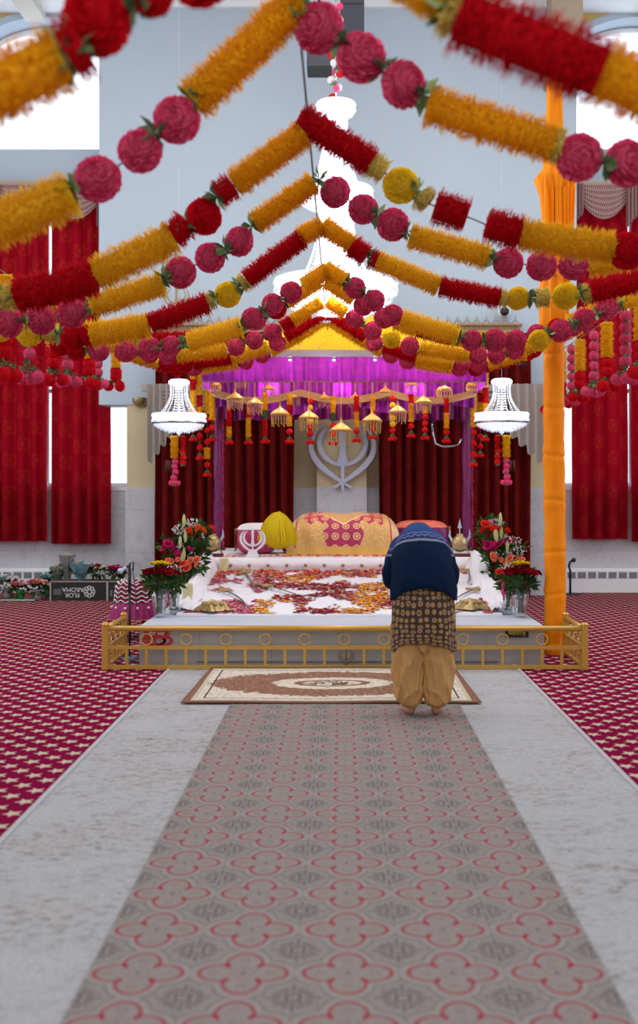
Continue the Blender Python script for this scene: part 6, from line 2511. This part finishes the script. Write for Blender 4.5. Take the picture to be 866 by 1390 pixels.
c_ = m_sw.mix(sc_.gt(.325), c_, m_sw.mix(n_, srgb(36, 60, 110), srgb(54, 82, 138)))
m_sw.color(c_); m_sw.set(rough=.95, spec=.08)
m_sw.bump(n_, .5, .004)
m_sw = m_sw.m
b = MB()
secs = [(0, -.005, .795, .212, .172, 0.05), (0, .0, .86, .212, .170, .25), (0, .05, .955, .205, .155, .62), (0, .13, 1.03, .200, .150, .82), (0, .22, 1.085, .186, .145, .98), (0, .31, 1.125, .162, .132, 1.1),
        (0, .375, 1.150, .112, .105, 1.25), (0, .415, 1.165, .078, .082, 1.35), (0, .44, 1.168, .068, .075, 1.4)]
def sf(a, v):
    r1 = noise.noise((math.cos(a) * 1.6, math.sin(a), v * 3 + math.cos(a) * 1.5))
    return .035 * (1 - min(1, abs(r1) * 5)) - .01 + .03 * noise.noise((math.cos(a) * 2, math.sin(a) * 2, v * 5)) + .012 * math.sin(a * 5 + v * 14) * (1 - v)
loft(b, secs, 72, 60, sf)
b.v = [(vx, vy, vz + (.09 * (1 - (vx / .21) ** 2) - .025) * max(0, min(1, (.86 - vz) / .06)) * (1 if vy < 0.02 else 0)) for vx, vy, vz in b.v]
sw = b.build('sweater', m_sw, per)
sw.modifiers.new('t', 'SOLIDIFY').thickness = .006
m_sl = Mat('navy_knit_sleeve')
_x, _y, oz = m_sl.xyz('Object')
n_ = m_sl.noise(m_sl.vec, 260, 2)
c_ = m_sl.mix(n_, srgb(6, 18, 40), srgb(16, 36, 66))
c_ = m_sl.mix(oz.gt(1.045) * oz.lt(1.062), c_, srgb(112, 116, 138))
c_ = m_sl.mix(oz.gt(1.072), c_, m_sl.mix(n_, srgb(40, 48, 92), srgb(58, 66, 120)))
zg = ((_y / .04).frac() - .5).abs() * .03 + 1.09
c_ = m_sl.mix((oz - zg).abs().below(.005, .004), c_, srgb(116, 120, 164))
m_sl.color(c_); m_sl.set(rough=.95, spec=.08); m_sl.bump(n_, .5, .004)
m_sl = m_sl.m
# sleeves, each growing out of the shoulder
for s in (-1, 1):
    b = MB()
    pts = [(s * .08, .34, 1.12), (s * .115, .325, 1.11), (s * .150, .295, 1.05), (s * .182, .245, .98), (s * .202, .215, .915), (s * .192, .235, .875), (s * .165, .31, .895), (s * .12, .37, .925), (s * .075, .42, .95)]
    rr = [.075, .084, .082, .072, .066, .060, .054, .046, .038]
    P_ = []
    Rr_ = []
    for i in range(len(pts) - 1):
        for k in range(5):
            t = k / 5
            p0 = Vector(pts[max(i - 1, 0)]); p1 = Vector(pts[i]); p2 = Vector(pts[i + 1]); p3 = Vector(pts[min(i + 2, len(pts) - 1)])
            P_.append(.5 * (2 * p1 + (p2 - p0) * t + (2 * p0 - 5 * p1 + 4 * p2 - p3) * t * t + (3 * p1 - p0 - 3 * p2 + p3) * t ** 3))
            Rr_.append((rr[i] + (rr[i + 1] - rr[i]) * t) * (1 + .035 * math.sin((i + t) * 5.5)))
    b.tube(P_, .05, 20, rr=Rr_)
    b.build('sleeve', m_sl, sw)
# blue knitted hood / headscarf
m_cap = plain('blue_knit', srgb(34, 58, 112), .9, var=.12, scale=60, bump=.3)
b = MB()
def cap(u, v):
    a = 2 * PI * u; t = PI * .62 * v
    # opening towards the face (down and forward)
    d = Vector((math.sin(t) * math.cos(a) * .102, math.sin(t) * math.sin(a) * .108, math.cos(t) * .108))
    q = Quaternion((1, 0, 0), .35)
    d = q @ d
    return (d.x, .505 + d.y, 1.155 + d.z)
b.grid(cap, 32, 18)
cp = b.build('headscarf', m_cap, per)
cp.modifiers.new('t', 'SOLIDIFY').thickness = .006
b = MB()
def drape_(u, v):
    a = PI * (u)
    return (.10 * math.cos(a) * (1 + .12 * v), .47 - .09 * v, 1.20 + .075 * math.sin(a) - .035 * v + .0)
b.grid(drape_, 20, 8)
b.build('scarf_back', m_cap, cp)
